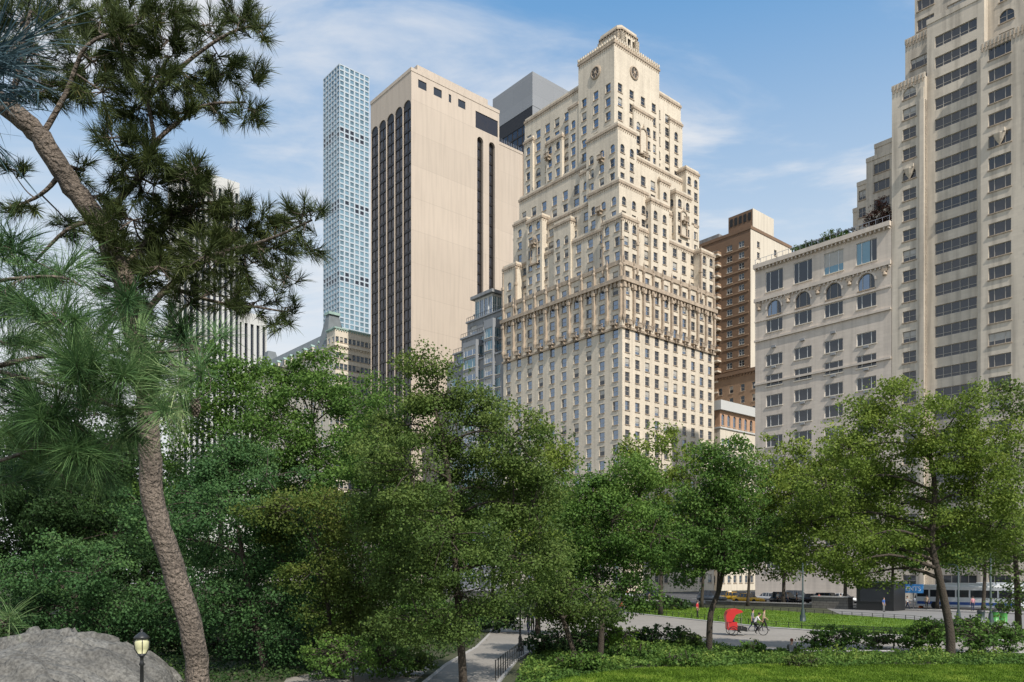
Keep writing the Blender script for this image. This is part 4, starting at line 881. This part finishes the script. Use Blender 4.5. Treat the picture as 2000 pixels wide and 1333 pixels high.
xa,xb=cX(1380,YW),cX(1655,YW); l=cp(xb,YW); o=thing('stone_wall','low rough stone park wall in front of the parked cars','wall',(l[0],l[1],0),A)
m=MB(); m.box(xa-xb,0,-.3,.3,0,.45,M['wallst']); m.build('wall',o); m=MB(); m.box(xa-xb-.1,.1,-.38,.38,.45,.58,M['kerb']); m.build('coping',o)
m=MB(); m.box(-4.5,.4,-.7,.7,0,1.45,M['wallst']); m.box(-4.6,.5,-.8,.8,1.45,1.6,M['kerb']); m.build('pier',o)
xa2,xb2=-150,cX(1205,YW); l=cp(xb2,YW); o=thing('stone_wall','long low park wall behind the left trees along the street','wall',(l[0],l[1],0),A)
m=MB(); m.box(xa2-xb2,0,-.3,.3,0,1.0,M['wallst']); m.build('wall',o); m=MB(); m.box(xa2-xb2-.1,.1,-.38,.38,1.0,1.15,M['kerb']); m.build('coping',o)
def fence(label,seq,n,h=.5):
    P=[Vector(gp(*p)) for p in seq]; o=thing('low_fence',label,'fence',P[0]); m=MB(); b0=P[0]
    for z in (h*.55,h*.95): m.tube([p-b0+Vector((0,0,z)) for p in P],.014,M['black'],4)
    m.build('rail',o); tot=sum((P[i+1]-P[i]).length for i in range(len(P)-1)); pm_=MB(); pm_.box(-.025,.025,-.025,.025,0,h,M['black']); me=pm_.mesh('post')
    for k in range(n):
        s=tot*k/(n-1); i=0
        while i<len(P)-2 and s>(P[i+1]-P[i]).length: s-=(P[i+1]-P[i]).length; i+=1
        q=P[i].lerp(P[i+1],min(1,s/(P[i+1]-P[i]).length)); put(me,'post',o,*(q-b0))
fence('low black wire fence along the far edge of the path',[(1218,1195),(1350,1208),(1500,1224),(1700,1237),(1900,1247),(2050,1254)],40)
fence('low black wire fence along the street side of the far lawn',[(1232,1184),(1500,1194),(1780,1212),(1900,1228)],40)
fence('black fence beside the path junction at the bottom centre',[(968,1330),(990,1310),(1022,1282)],14,.9)
YS=YK-3
p=cp(cX(1784,YS),YS); o=thing('sign','blue rectangular sign board reading ENTS beside the kiosk','sign',(p[0],p[1],.14),A)
m=MB(); m.box(-.05,.05,-.05,.05,0,2.0,M['metal']); m.build('post',o); m=MB(); m.box(-1.2,1.2,-.08,.0,2.0,3.1,paint('sign_blue',(.08,.32,.7),.5)); m.build('board',o)
cu=bpy.data.curves.new('lettering','FONT'); cu.body='ENTS'; cu.size=.8; cu.align_x='CENTER'; to=bpy.data.objects.new('lettering',cu); COL.objects.link(to)
bpy.context.view_layer.update(); me=bpy.data.meshes.new_from_object(to.evaluated_get(bpy.context.evaluated_depsgraph_get())); bpy.data.objects.remove(to)
me.materials.clear(); me.materials.append(paint('white_paint',(.8,.8,.8),.5)); t=bpy.data.objects.new('lettering',me); COL.objects.link(t); t.parent=o; t.location=(0,-.085,2.27); t.rotation_euler=(math.pi/2,0,0)
p=gp(1799,1188); o=thing('traffic_drum','orange and white traffic drum by the park entrance','traffic drum',p)
m=MB(); org=paint('orange_plastic',(.75,.16,.02),.5); m.lathe([(.35,0),(.35,.08),(.28,.1),(.27,.35)],org,14); m.lathe([(.268,.35),(.26,.6)],M['white_paint'],14); m.lathe([(.258,.6),(.24,1.0),(.1,1.05)],org,14); m.build('body',o,True)

# ---------------------------------------------------------------- vehicles
wh=MB(); wh.lathe([(.2,-.11),(.32,-.11),(.34,-.08),(.34,.08),(.32,.11),(.2,.11)],M['rubber'],18,axis='y'); TYR=wh.mesh('tyre')
wh=MB(); wh.lathe([(.21,-.10),(.21,.10)],M['metal'],12,axis='y'); wh.lathe([(.06,-.125),(.06,.125)],M['black'],8,axis='y'); RIM=wh.mesh('rim')
def loft(mb,secs,mat):
    rings=[]
    for x,pts in secs:
        b_=len(mb.v); mb.v.extend([(x,p[0],p[1]) for p in pts]); rings.append(b_)
    n=len(secs[0][1]); k=mb.mi(mat)
    for i in range(len(secs)-1):
        for j in range(n):
            j2=(j+1)%n; mb.f.append((rings[i]+j,rings[i]+j2,rings[i+1]+j2,rings[i+1]+j)); mb.m.append(k)
    for r in (rings[0],rings[-1]): mb.f.append(tuple(r+j for j in range(n))); mb.m.append(k)
def car(label,px,y,col,suv=False,flip=False,L=4.7,taxi=False):
    p=cp(cX(px,y),y); o=thing('parked_car',label,'car',(p[0],p[1],.02),A+(math.pi if flip else 0)); bm2=paint(*col); hw=.93
    bt,rt=(1.0,1.78) if suv else (.88,1.45)
    def sec(w,z): return [(-w*.95,.28),(w*.95,.28),(w,.55),(w*.97,z-.12),(w*.86,z),(-w*.86,z),(-w*.97,z-.12),(-w,.55)]
    m=MB(); loft(m,[(-L/2,sec(hw*.82,bt-.12)),(-L/2+.15,sec(hw*.95,bt)),(-L/2+.9,sec(hw,bt+.04)),(0,sec(hw,bt+.02)),(L/2-1.5,sec(hw,bt)),(L/2-.5,sec(hw*.97,bt-.13)),(L/2-.1,sec(hw*.88,bt-.22)),(L/2,sec(hw*.78,bt-.3))],bm2); m.build('body',o,True)
    g=lambda w0,w1,z0,z1:[(-w0,z0),(w0,z0),(w1,z1),(-w1,z1)]
    r0=-L/2+(.25 if suv else .75); f0=L/2-(1.35 if suv else 1.45)
    m=MB(); loft(m,[(r0,g(.78,.77,bt,bt+.02)),(r0+(.25 if suv else .6),g(.82,.66,bt,rt)),(f0-.75,g(.82,.66,bt,rt)),(f0,g(.8,.79,bt,bt+.02))],M['g1']); m.build('cabin_glass',o)
    m=MB(); m.box(r0+(.3 if suv else .65),f0-.8,-.67,.67,rt-.02,rt+.035,bm2)
    for xx in (r0+(.3 if suv else .65),(r0+f0)/2,f0-.8):
        for s in(-1,1): m.tube([(xx,s*.835,bt),(xx,s*.68,rt)],.04,bm2,4)
    m.build('roof',o)
    for s in (-1,1):
        for xx in (-L/2+.85,L/2-.9):
            w=bpy.data.objects.new('wheel',TYR); COL.objects.link(w); w.parent=o; w.location=(xx,s*.84,.33); r=bpy.data.objects.new('rim',RIM); COL.objects.link(r); r.parent=w
        m=MB(); m.box(L/2-.12,L/2-.02,s*.6-.16,s*.6+.16,bt-.42,bt-.28,M['white_paint']); m.build('headlight',o)
        m=MB(); m.box(-L/2-.01,-L/2+.08,s*.6-.16,s*.6+.16,bt-.35,bt-.18,paint('red_lens',(.5,.02,.02),.3)); m.build('tail_light',o)
    if taxi:
        m=MB(); m.box(-.15,.15,-.35,.35,rt+.035,rt+.22,M['white_paint']); m.build('roof_sign',o)
BK=('car_black',(.012,.012,.015),.15); YL=('taxi_yellow',(.85,.45,.01),.3); SV=('car_silver',(.4,.41,.43),.25); WT=('car_white',(.75,.75,.75),.25); GY=('car_grey',(.12,.13,.14),.25); DB=('car_blue',(.03,.05,.12),.2)
Y1,Y2,Y3=YK+2.5,YK+8,YK+14
car('yellow taxi behind the stone wall left of the black cars',1462,Y1,YL,False,False,4.8,True)
car('black suv right of the yellow taxi',1536,Y1,BK,True)
car('black sedan between the black suv and the blue sedan',1590,Y2,BK)
car('silver car in the far lane behind the black suv',1505,Y2+1,SV); car('grey car in the far lane right of the silver car',1560,Y3,GY,True)
car('dark blue suv parked left of the kiosk',1622,Y1,DB,True); car('white car in the far lane left of the kiosk',1648,Y3,WT)
car('yellow taxi in the far lane left of the near taxi',1425,Y2,YL,False,True,4.8,True); car('grey suv at the kerb left of the taxis',1390,Y1,GY,True)
car('dark suv glimpsed between trunks near the street tree',1285,Y1,BK,True); car('silver car far left behind the trees',1215,Y2,SV)
car('white suv behind the bus at the far kerb',1820,Y3,WT,True)
wp_=paint('bus_white',(.72,.74,.76),.3); bl_=paint('bus_blue',(.03,.10,.35),.3)
def bs(w,z0,z1): return [(-w,z0),(w,z0),(w,z1-.25),(w-.2,z1),(-w+.2,z1),(-w,z1-.25)]
def bus(label,px,y):
    p=cp(cX(px,y),y); o=thing('city_bus',label,'bus',(p[0],p[1],.02),A)
    m=MB(); loft(m,[(-6,bs(1.22,.4,3.0)),(-5.8,bs(1.28,.35,3.1)),(5.8,bs(1.28,.35,3.1)),(6,bs(1.2,.4,3.0))],wp_); m.build('body',o)
    for s in (-1,1):
        m=MB(); m.box(-5.8,5.8,min(s*1.283,s*1.30),max(s*1.283,s*1.30),.6,.95,bl_); m.build('stripe',o)
        for i in range(7):
            m=MB(); x=-5.1+i*1.6; m.box(x-.7,x+.7,min(s*1.283,s*1.31),max(s*1.283,s*1.31),1.55,2.45,M['g1']); m.build('window',o)
        for xx in (-3.6,3.9):
            w=bpy.data.objects.new('wheel',TYR); COL.objects.link(w); w.parent=o; w.location=(xx,s*1.22,.48); w.scale=(1.4,1.3,1.4); r=bpy.data.objects.new('rim',RIM); COL.objects.link(r); r.parent=w
    m=MB(); m.box(5.98,6.05,-1.05,1.05,1.2,2.4,M['g1']); m.build('windscreen',o); m=MB(); m.box(-3,3,-.8,.8,3.1,3.35,wp_); m.build('roof_unit',o)
bus('white city bus with blue stripe at the right by the park entrance',1893,YK+4)
bus('second white city bus in the far lane behind the nearer bus',1960,YK+12)

# ---------------------------------------------------------------- people
SKIN=paint('skin',(.45,.27,.19),.6); HAIRD=paint('dark_hair',(.03,.02,.015),.7); HAIRR=paint('reddish_hair',(.16,.05,.03),.7)
def pose(kind):
    J={'pel':(0,0,.95),'spi':(0,0,1.12),'che':(0,0,1.33),'nec':(0,-.01,1.48),'he1':(0,-.03,1.57),'he2':(0,-.02,1.66),'het':(0,0,1.72),'nos':(0,-.115,1.61),
     'shL':(-.18,0,1.42),'elL':(-.23,.03,1.14),'wrL':(-.24,-.06,.9),'shR':(.18,0,1.42),'elR':(.23,.03,1.14),'wrR':(.24,-.06,.9),
     'hiL':(-.09,0,.9),'knL':(-.1,-.02,.5),'anL':(-.1,.02,.09),'toL':(-.11,-.15,.04),'hiR':(.09,0,.9),'knR':(.1,-.02,.5),'anR':(.1,.02,.09),'toR':(.11,-.15,.04)}
    if kind=='walk': J.update(knL=(-.1,-.16,.52),anL=(-.1,-.27,.12),toL=(-.11,-.43,.08),knR=(.1,.06,.5),anR=(.1,.33,.14),toR=(.1,.22,.03),elL=(-.24,.12,1.16),wrL=(-.24,.12,.93),elR=(.24,-.06,1.15),wrR=(.23,-.24,.98))
    if kind in('sit','cycle'):
        dz=-.45 if kind=='sit' else .0
        for k in list(J):
            if k[:2] not in('kn','an','to'): J[k]=(J[k][0],J[k][1],J[k][2]+dz)
        if kind=='sit': J.update(knL=(-.13,-.44,.5),anL=(-.12,-.42,.09),toL=(-.12,-.58,.04),knR=(.13,-.44,.5),anR=(.12,-.42,.09),toR=(.12,-.58,.04),elL=(-.24,-.08,.72),wrL=(-.14,-.3,.62),elR=(.24,-.08,.72),wrR=(.14,-.3,.62))
        else:
            for k,(a,c_) in {'spi':(-.08,-.01),'che':(-.2,-.04),'nec':(-.3,-.08),'he1':(-.36,-.08),'he2':(-.37,-.08),'het':(-.36,-.08),'nos':(-.40,-.08),'shL':(-.22,-.07),'shR':(-.22,-.07)}.items(): x,y,z=J[k]; J[k]=(x,y+a,z+c_)
            J.update(elL=(-.26,-.36,1.12),wrL=(-.22,-.5,1.04),elR=(.26,-.36,1.12),wrR=(.22,-.5,1.04),knL=(-.11,-.36,.78),anL=(-.12,-.22,.38),toL=(-.12,-.37,.33),knR=(.11,-.27,.58),anR=(.12,-.1,.19),toR=(.12,-.25,.14))
    if kind=='ground':
        for k in list(J):
            if k[:2] not in('kn','an','to'): J[k]=(J[k][0],J[k][1]-(J[k][2]-.95)*.25,J[k][2]-.82)
        J.update(knL=(-.14,-.38,.45),anL=(-.13,-.6,.09),toL=(-.13,-.75,.04),knR=(.14,-.38,.45),anR=(.13,-.6,.09),toR=(.13,-.75,.04),elL=(-.25,-.28,.4),wrL=(-.12,-.45,.42),elR=(.25,-.28,.4),wrR=(.12,-.45,.42))
    return J
RAD={'pel':.125,'spi':.115,'che':.135,'nec':.052,'he1':.078,'he2':.088,'het':.055,'nos':.014,'sh':.062,'el':.043,'wr':.028,'hi':.088,'kn':.06,'an':.042,'to':.036}
EDG=[('pel','spi'),('spi','che'),('che','nec'),('nec','he1'),('he1','he2'),('he2','het'),('he1','nos')]+[e for s in 'LR' for e in (('che','sh'+s),('sh'+s,'el'+s),('el'+s,'wr'+s),('pel','hi'+s),('hi'+s,'kn'+s),('kn'+s,'an'+s),('an'+s,'to'+s))]
PC={}
def body_mesh(kind):
    if kind in PC: return PC[kind]
    J=pose(kind); bm=bmesh.new(); sk=bm.verts.layers.skin.verify(); V={}
    def nv(k,co,r): v=bm.verts.new(co); v[sk].radius=(r,r); V[k]=v; return v
    for k,co in J.items(): nv(k,co,RAD.get(k) or RAD[k[:2]])
    V['pel'][sk].use_root=True
    for a,b_ in EDG: bm.edges.new((V[a],V[b_]))
    for s in 'LR':
        sg=-1 if s=='L' else 1; w=Vector(J['wr'+s]); d=(w-Vector(J['el'+s])).normalized(); sd=Vector((0,1,0)) if abs(d.y)<.8 else Vector((1,0,0)); sd=(sd-d*sd.dot(d)).normalized(); pn=nv('pa'+s,w+d*.07,.03); bm.edges.new((V['wr'+s],pn))
        for i in range(4):
            o=(i-1.5)*.02; Lf=(.07,.085,.08,.06)[i]; q=w+d*.1+sd*o; a=nv('f%s%d'%(s,i),q,.009); c_=nv('g%s%d'%(s,i),q+d*Lf*.5+Vector((-sg*.01,0,0)),.008); e=nv('h%s%d'%(s,i),q+d*Lf*.9+Vector((-sg*.03,0,0)),.007)
            bm.edges.new((pn,a)); bm.edges.new((a,c_)); bm.edges.new((c_,e))
        a=nv('t'+s,w+d*.05-sd*.045,.01); c_=nv('u'+s,w+d*.09-sd*.055,.008); bm.edges.new((V['wr'+s],a)); bm.edges.new((a,c_))
    me=bpy.data.meshes.new('sk'); bm.to_mesh(me); bm.free(); o=bpy.data.objects.new('sk',me); COL.objects.link(o)
    md=o.modifiers.new('s','SKIN'); md.use_smooth_shade=True; sb=o.modifiers.new('b','SUBSURF'); sb.levels=1; sb.render_levels=1
    bpy.context.view_layer.update(); out=bpy.data.meshes.new_from_object(o.evaluated_get(bpy.context.evaluated_depsgraph_get())); bpy.data.objects.remove(o)
    segs=[(Vector(J[a]),Vector(J[b_]),b_) for a,b_ in EDG]; zone=[]
    for p in out.polygons:
        c=p.center; best=None
        for a,b_,k in segs:
            ab=b_-a; t=max(0,min(1,(c-a).dot(ab)/max(ab.length_squared,1e-9))); dd=(c-(a+ab*t)).length
            if best is None or dd<best[0]: best=(dd,k,t)
        k=best[1]
        z=0
        if k in('spi','che') or k[:2]=='sh': z=1
        if k[:2]=='el': z=1
        if k=='nec' and best[2]<.35: z=1
        if k[:2] in('hi','kn','an'): z=2
        if k=='spi' and best[2]<.2: z=2
        if k[:2]=='to': z=3
        zone.append(z)
    PC[kind]=(out,zone,J); return PC[kind]
def person(label,loc,rz,kind,top,leg,hair=None,sc=1.0):
    o=thing('person',label,'person',loc,rz); o.scale=(sc,)*3; src,zone,J=body_mesh(kind); me=src.copy(); me.materials.clear()
    for mt in (SKIN,top,leg,M['rubber']): me.materials.append(mt)
    me.polygons.foreach_set('material_index',zone); me.polygons.foreach_set('use_smooth',[True]*len(me.polygons)); b_=bpy.data.objects.new('body',me); COL.objects.link(b_); b_.parent=o
    h=Vector(J['he2']); m=MB(); m.lathe([(.02,-.10),(.085,-.06),(.098,0),(.09,.05),(.055,.085),(.01,.10)],hair or HAIRD,12,(h.x,h.y+.022,h.z+.02)); m.build('hair',o,True)
    m=MB(); n=Vector(J['nos'])
    for s in(-1,1): m.box(n.x+s*.03-.008,n.x+s*.03+.008,n.y+.005,n.y+.02,n.z+.03,n.z+.042,M['black'])
    m.build('eyes',o); return o
C_=lambda n,c:paint('cloth_'+n,c,.85)
red=C_('red',(.5,.03,.04)); blue=C_('blue',(.05,.12,.35)); navy=C_('navy',(.02,.03,.07)); blk=C_('black',(.015,.015,.015)); wht=C_('white',(.65,.65,.63)); gry=C_('grey',(.2,.2,.2)); tan=C_('tan',(.35,.27,.18)); pink=C_('pink',(.55,.25,.28))
def g3(px,py): return gp(px,py,.012)
person('walker in dark clothes on the path beside the dark lamp post',g3(1032,1240),.3,'walk',blk,navy)
person('walker in blue top just behind the walker in dark clothes',g3(1040,1236),.1,'walk',blue,blk)
person('standing person in blue top beside the black kiosk',gp(1726,1196,.016),.6,'stand',blue,gry)
person('person in white shirt walking near the blue sign',gp(1772,1192,.016),1.2,'walk',wht,navy)
for i,(px,y_,t,l,lab) in enumerate(((1519,0,wht,blk,'person in white top left of the group by the black suv'),(1528,-.4,navy,gry,'person in navy top in the group by the black suv'),(1538,-.2,gry,navy,'person in grey top in the group by the black suv'),(1556,0,blk,blk,'person all in black right of the group by the black suv'),
   (1225,0,red,navy,'person in red top walking on the far pavement at the left'),(1238,-.3,blk,gry,'person in black top walking on the far pavement at the left'),(1268,0,navy,tan,'person in navy top on the far pavement near the airy pale tree'),(1810,-1,tan,blk,'person in tan top passing in front of the bus'),(1900,-1,pink,navy,'person in pink top by the rear of the bus'),
   (1845,-1.5,blue,gry,'person in blue top standing before the bus beside the dark post'),(1600,-.5,red,blk,'person in red top by the dark blue suv'),(1642,-1,wht,gry,'person in white top walking left of the kiosk'))):
    y_+=YK-2; q=cp(cX(px,y_),y_); person(lab,(q[0],q[1],.14),A+math.pi/2+.3*i,'walk' if i%2 else 'stand',t,l)
person('person with reddish hair sitting on the ground in front of the path',gp(1545,1281),2.6,'ground',gry,blk,HAIRR,1.0)
def wheel_mb(r,w=.02,sp=14):
    m=MB(); n=22
    pts=[(0,r*math.cos(2*math.pi*i/n),r*math.sin(2*math.pi*i/n)) for i in range(n+1)]; m.tube(pts,w,M['rubber'],6,False)
    for i in range(sp): a=2*math.pi*i/sp; m.tube([(0,0,0),(0,r*math.cos(a),r*math.sin(a))],.004,M['metal'],3,False)
    m.lathe([(.03,-.05),(.03,.05)],M['metal'],8,axis='x'); return m
W33=wheel_mb(.33,.026).mesh('wheel')
def cycle_front(o,col,y0=0):
    fr=MB()
    for a,b_ in (((0,0,.9),(0,-.02,.3)),((0,-.02,.3),(0,-.5,.82)),((0,-.02,.85),(0,-.48,.88)),((0,-.48,.95),(0,-.62,.33))): fr.tube([a,b_],.022,col,6)
    fr.build('frame',o); m=MB(); m.tube([(-.26,-.52,1.0),(-.1,-.5,1.02),(.1,-.5,1.02),(.26,-.52,1.0)],.014,M['black'],6); m.tube([(0,-.48,.9),(0,-.5,1.02)],.015,M['black'],6); m.build('handlebar',o)
    m=MB(); m.box(-.08,.08,-.12,.14,.88,.94,M['black']); m.build('saddle',o); put(W33,'wheel',o,0,-.64,.34)
p=g3(1210,1203); o=thing('bicycle','bicycle ridden by the person in red on the left part of the path','bicycle',p,1.2); cycle_front(o,M['metal']); put(W33,'wheel',o,0,.42,.34); m=MB(); m.tube([(0,-.02,.3),(0,.42,.34),(0,0,.85)],.016,M['metal'],5); m.build('rear_stay',o)
person('cyclist in red top riding on the left part of the path',p,1.2,'cycle',red,navy)
p=Vector(g3(1446,1241)); rzp=math.pi/2-.12
o=thing('pedicab','red canopied pedicab with passenger bench on the path','pedicab',p,rzp); rp=paint('pedicab_red',(.55,.03,.03),.4)
def off(x,y,z=0): v=Matrix.Rotation(rzp,3,'Z')@Vector((x,y,z)); return p+v
e=MB()
for a,b_ in (((0,-1.0,.9),(0,-1.02,.3)),((0,-1.02,.3),(0,-1.5,.82)),((0,-1.02,.85),(0,-1.48,.88)),((0,-1.48,.95),(0,-1.62,.33)),((0,-1.02,.3),(0,.5,.35))): e.tube([a,b_],.025,M['black'],6)
e.tube([(-.55,.6,.38),(.55,.6,.38)],.025,M['black'],6); e.build('frame',o)
m=MB(); m.tube([(-.26,-1.52,1.0),(-.1,-1.5,1.02),(.1,-1.5,1.02),(.26,-1.52,1.0)],.014,M['black'],6); m.build('handlebar',o); m=MB(); m.box(-.08,.08,-1.12,-.86,.88,.94,M['black']); m.build('saddle',o)
for (x,y) in ((0,-1.65),(-.66,.6),(.66,.6)): put(W33,'wheel',o,x,y,.345)
m=MB(); m.box(-.52,.52,-.3,.95,.4,.48,M['black']); m.box(-.52,.52,.35,.95,.48,.62,M['black']); m.box(-.56,-.46,.3,1.0,.42,1.0,rp); m.box(.46,.56,.3,1.0,.42,1.0,rp); m.box(-.56,-.46,-.3,.3,.42,.66,M['black']); m.box(.46,.56,-.3,.3,.42,.66,M['black']); m.box(-.52,.52,-.42,-.3,.3,.6,M['black']); m.build('carriage',o)
m=MB(); m.box(-.5,.5,.9,1.02,.5,1.3,rp); m.build('backrest',o)
m=MB(); prof=[(1.06,1.0),(1.12,1.45),(1.02,1.75),(.75,1.93),(.3,1.96),(.0,1.86),(-.12,1.74)]
for i in range(len(prof)-1):
    (a,b_),(c,d)=prof[i],prof[i+1]; m.face([(-.6,a,b_),(.6,a,b_),(.6,c,d),(-.6,c,d)],rp)
for s in(-.6,.6): m.face([(s,a,b_) for a,b_ in prof]+[(s,.4,1.55),(s,.68,1.0)],rp)
m.build('canopy',o); m=MB()
for s in(-.58,.58): m.tube([(s,.0,.5),(s,.0,1.86)],.014,M['metal'],5); m.tube([(s,.9,.5),(s,1.0,1.2)],.014,M['metal'],5)
m.build('canopy_frame',o)
person('pedicab driver in white top pedalling the red pedicab',off(0,-1.0),rzp,'cycle',wht,blk)
person('pedicab passenger in dark top on the near seat',off(-.24,.56,.17),rzp,'sit',navy,blk); person('pedicab passenger in pink top on the far seat',off(.24,.56,.17),rzp,'sit',pink,gry)
person('person in grey top walking just behind the pedicab',g3(1470,1233),rzp,'walk',gry,navy); person('person in tan top walking ahead of the pedicab',g3(1492,1233),rzp,'walk',tan,blk)
person('person in red top standing left of the pedicab beyond the path',gp(1362,1207,.01),1,'stand',red,blk)

# roof terrace
xe,xw,zt=ROOF
q=cp(cX(1605,3),3); o=thing('pergola','dark roof pergola on the pale stone building terrace','pergola',(q[0],q[1],zt),A)
m=MB()
for x in (-6,-3,0,3,6): m.box(x-.1,x+.1,-.1,.1,0,2.6,M['greystone']); m.box(x-.1,x+.1,2.9,3.1,0,2.6,M['greystone'])
m.build('posts',o); m=MB(); m.box(-6.4,6.4,-.2,0,2.6,2.8,M['greystone']); m.box(-6.4,6.4,3,3.2,2.6,2.8,M['greystone'])
for i in range(20): x=-6+i*.63; m.box(x-.05,x+.05,-.4,3.5,2.8,2.95,M['greystone'])
m.build('rafters',o)
for i,(px,w,h,pal,lab) in enumerate(((1560,34,26,'green','roof shrub at the left end of the terrace pergola'),(1590,44,34,'dark','roof shrub under the left half of the pergola'),(1625,44,38,'olive','roof shrub under the right half of the pergola'),(1658,40,30,'green','roof shrub right of the pergola'),(1716,50,70,'red','purple red tree on the roof terrace beside the tall building'))):
    Y=cp(cX(px,3),3)[1]-.5; z0=zt; basepy=HZ-(z0-H)/Y*F
    T(lab,[(px,basepy),(px,basepy-h*.5)],Y,[(px,basepy-h*.6,w*.4,h*.42),(px-w*.3,basepy-h*.45,w*.28,h*.3),(px+w*.3,basepy-h*.5,w*.28,h*.32)],pal,300+i,1.8 if i<4 else 1.1,.06,cl=.5,leaf=.22,name='shrub',zb=z0)

# ---------------------------------------------------------------- world, sun, camera
w=bpy.data.worlds.new('World'); SC.world=w; w.use_nodes=True; nt=w.node_tree; N=nt.nodes; L=nt.links; N.clear()
EL=R(48); az=R(151); sd=Vector((math.sin(az)*math.cos(EL),math.cos(az)*math.cos(EL),math.sin(EL)))
out=N.new('ShaderNodeOutputWorld'); bg=N.new('ShaderNodeBackground'); sky=N.new('ShaderNodeTexSky'); sky.sky_type='NISHITA'; sky.sun_disc=False; sky.sun_elevation=EL; sky.sun_rotation=az; sky.altitude=50; sky.air_density=1.2; sky.dust_density=.6; sky.ozone_density=1.5
L.new(sky.outputs[0],bg.inputs[0]); bg.inputs[1].default_value=.15
tc=N.new('ShaderNodeTexCoord'); sx=N.new('ShaderNodeSeparateXYZ'); L.new(tc.outputs['Generated'],sx.inputs[0])
def math_(op,a,b_=None):
    n=N.new('ShaderNodeMath'); n.operation=op
    for i,v in enumerate((a,b_)):
        if v is None: continue
        if isinstance(v,(int,float)): n.inputs[i].default_value=v
        else: L.new(v,n.inputs[i])
    return n.outputs[0]
den=math_('ADD',math_('MAXIMUM',sx.outputs[2],0.0),.14); cx_=math_('DIVIDE',sx.outputs[0],den); cy_=math_('DIVIDE',sx.outputs[1],den)
cb=N.new('ShaderNodeCombineXYZ'); L.new(cx_,cb.inputs[0]); L.new(cy_,cb.inputs[1])
mp=N.new('ShaderNodeMapping'); mp.inputs['Scale'].default_value=(.75,1.9,1); mp.inputs['Rotation'].default_value=(0,0,.2); mp.inputs['Location'].default_value=(5.1,2.2,0); L.new(cb.outputs[0],mp.inputs[0])
nz=N.new('ShaderNodeTexNoise'); nz.inputs['Scale'].default_value=1.3; nz.inputs['Detail'].default_value=10; nz.inputs['Roughness'].default_value=.58; nz.inputs['Distortion'].default_value=.7; L.new(mp.outputs[0],nz.inputs['Vector'])
mr=N.new('ShaderNodeMapRange'); mr.interpolation_type='SMOOTHSTEP'; L.new(nz.outputs['Fac'],mr.inputs[0]); mr.inputs[1].default_value=.42; mr.inputs[2].default_value=.66; mr.inputs[3].default_value=0; mr.inputs[4].default_value=.88
hz=N.new('ShaderNodeMapRange'); hz.interpolation_type='SMOOTHSTEP'; L.new(sx.outputs[2],hz.inputs[0]); hz.inputs[1].default_value=.15; hz.inputs[2].default_value=.65; hz.inputs[3].default_value=1.0; hz.inputs[4].default_value=.75
rp_=N.new('ShaderNodeValToRGB'); L.new(sx.outputs[2],rp_.inputs[0]); e=rp_.color_ramp.elements; e[0].position=.20; e[0].color=(.82,.85,.88,1); e[1].position=.58; e[1].color=(.16,.40,.74,1); e.new(.38).color=(.54,.68,.84,1)
bgh=N.new('ShaderNodeBackground'); L.new(rp_.outputs[0],bgh.inputs[0]); bgh.inputs[1].default_value=1.0
m1=N.new('ShaderNodeMixShader'); L.new(hz.outputs[0],m1.inputs[0]); L.new(bg.outputs[0],m1.inputs[1]); L.new(bgh.outputs[0],m1.inputs[2])
bg2=N.new('ShaderNodeBackground'); bg2.inputs[0].default_value=(.88,.885,.90,1); bg2.inputs[1].default_value=.98
mx=N.new('ShaderNodeMixShader'); L.new(mr.outputs[0],mx.inputs[0]); L.new(m1.outputs[0],mx.inputs[1]); L.new(bg2.outputs[0],mx.inputs[2]); L.new(mx.outputs[0],out.inputs[0])
sl=bpy.data.lights.new('sun','SUN'); sl.energy=5.0; sl.angle=R(.5); sl.color=(1,.94,.85); so=bpy.data.objects.new('sun',sl); COL.objects.link(so); so.rotation_euler=sd.to_track_quat('Z','Y').to_euler()
cam=bpy.data.cameras.new('camera'); co=bpy.data.objects.new('camera',cam); COL.objects.link(co); co.location=(0,0,H); co.rotation_euler=(math.pi/2,0,0)
cam.sensor_width=36; cam.lens=36*F/2000; cam.shift_y=(HZ-666.5)/2000; cam.clip_start=.05; cam.clip_end=8000; SC.camera=co
SC.view_settings.view_transform='Standard'; SC.view_settings.look='None'; SC.view_settings.exposure=0
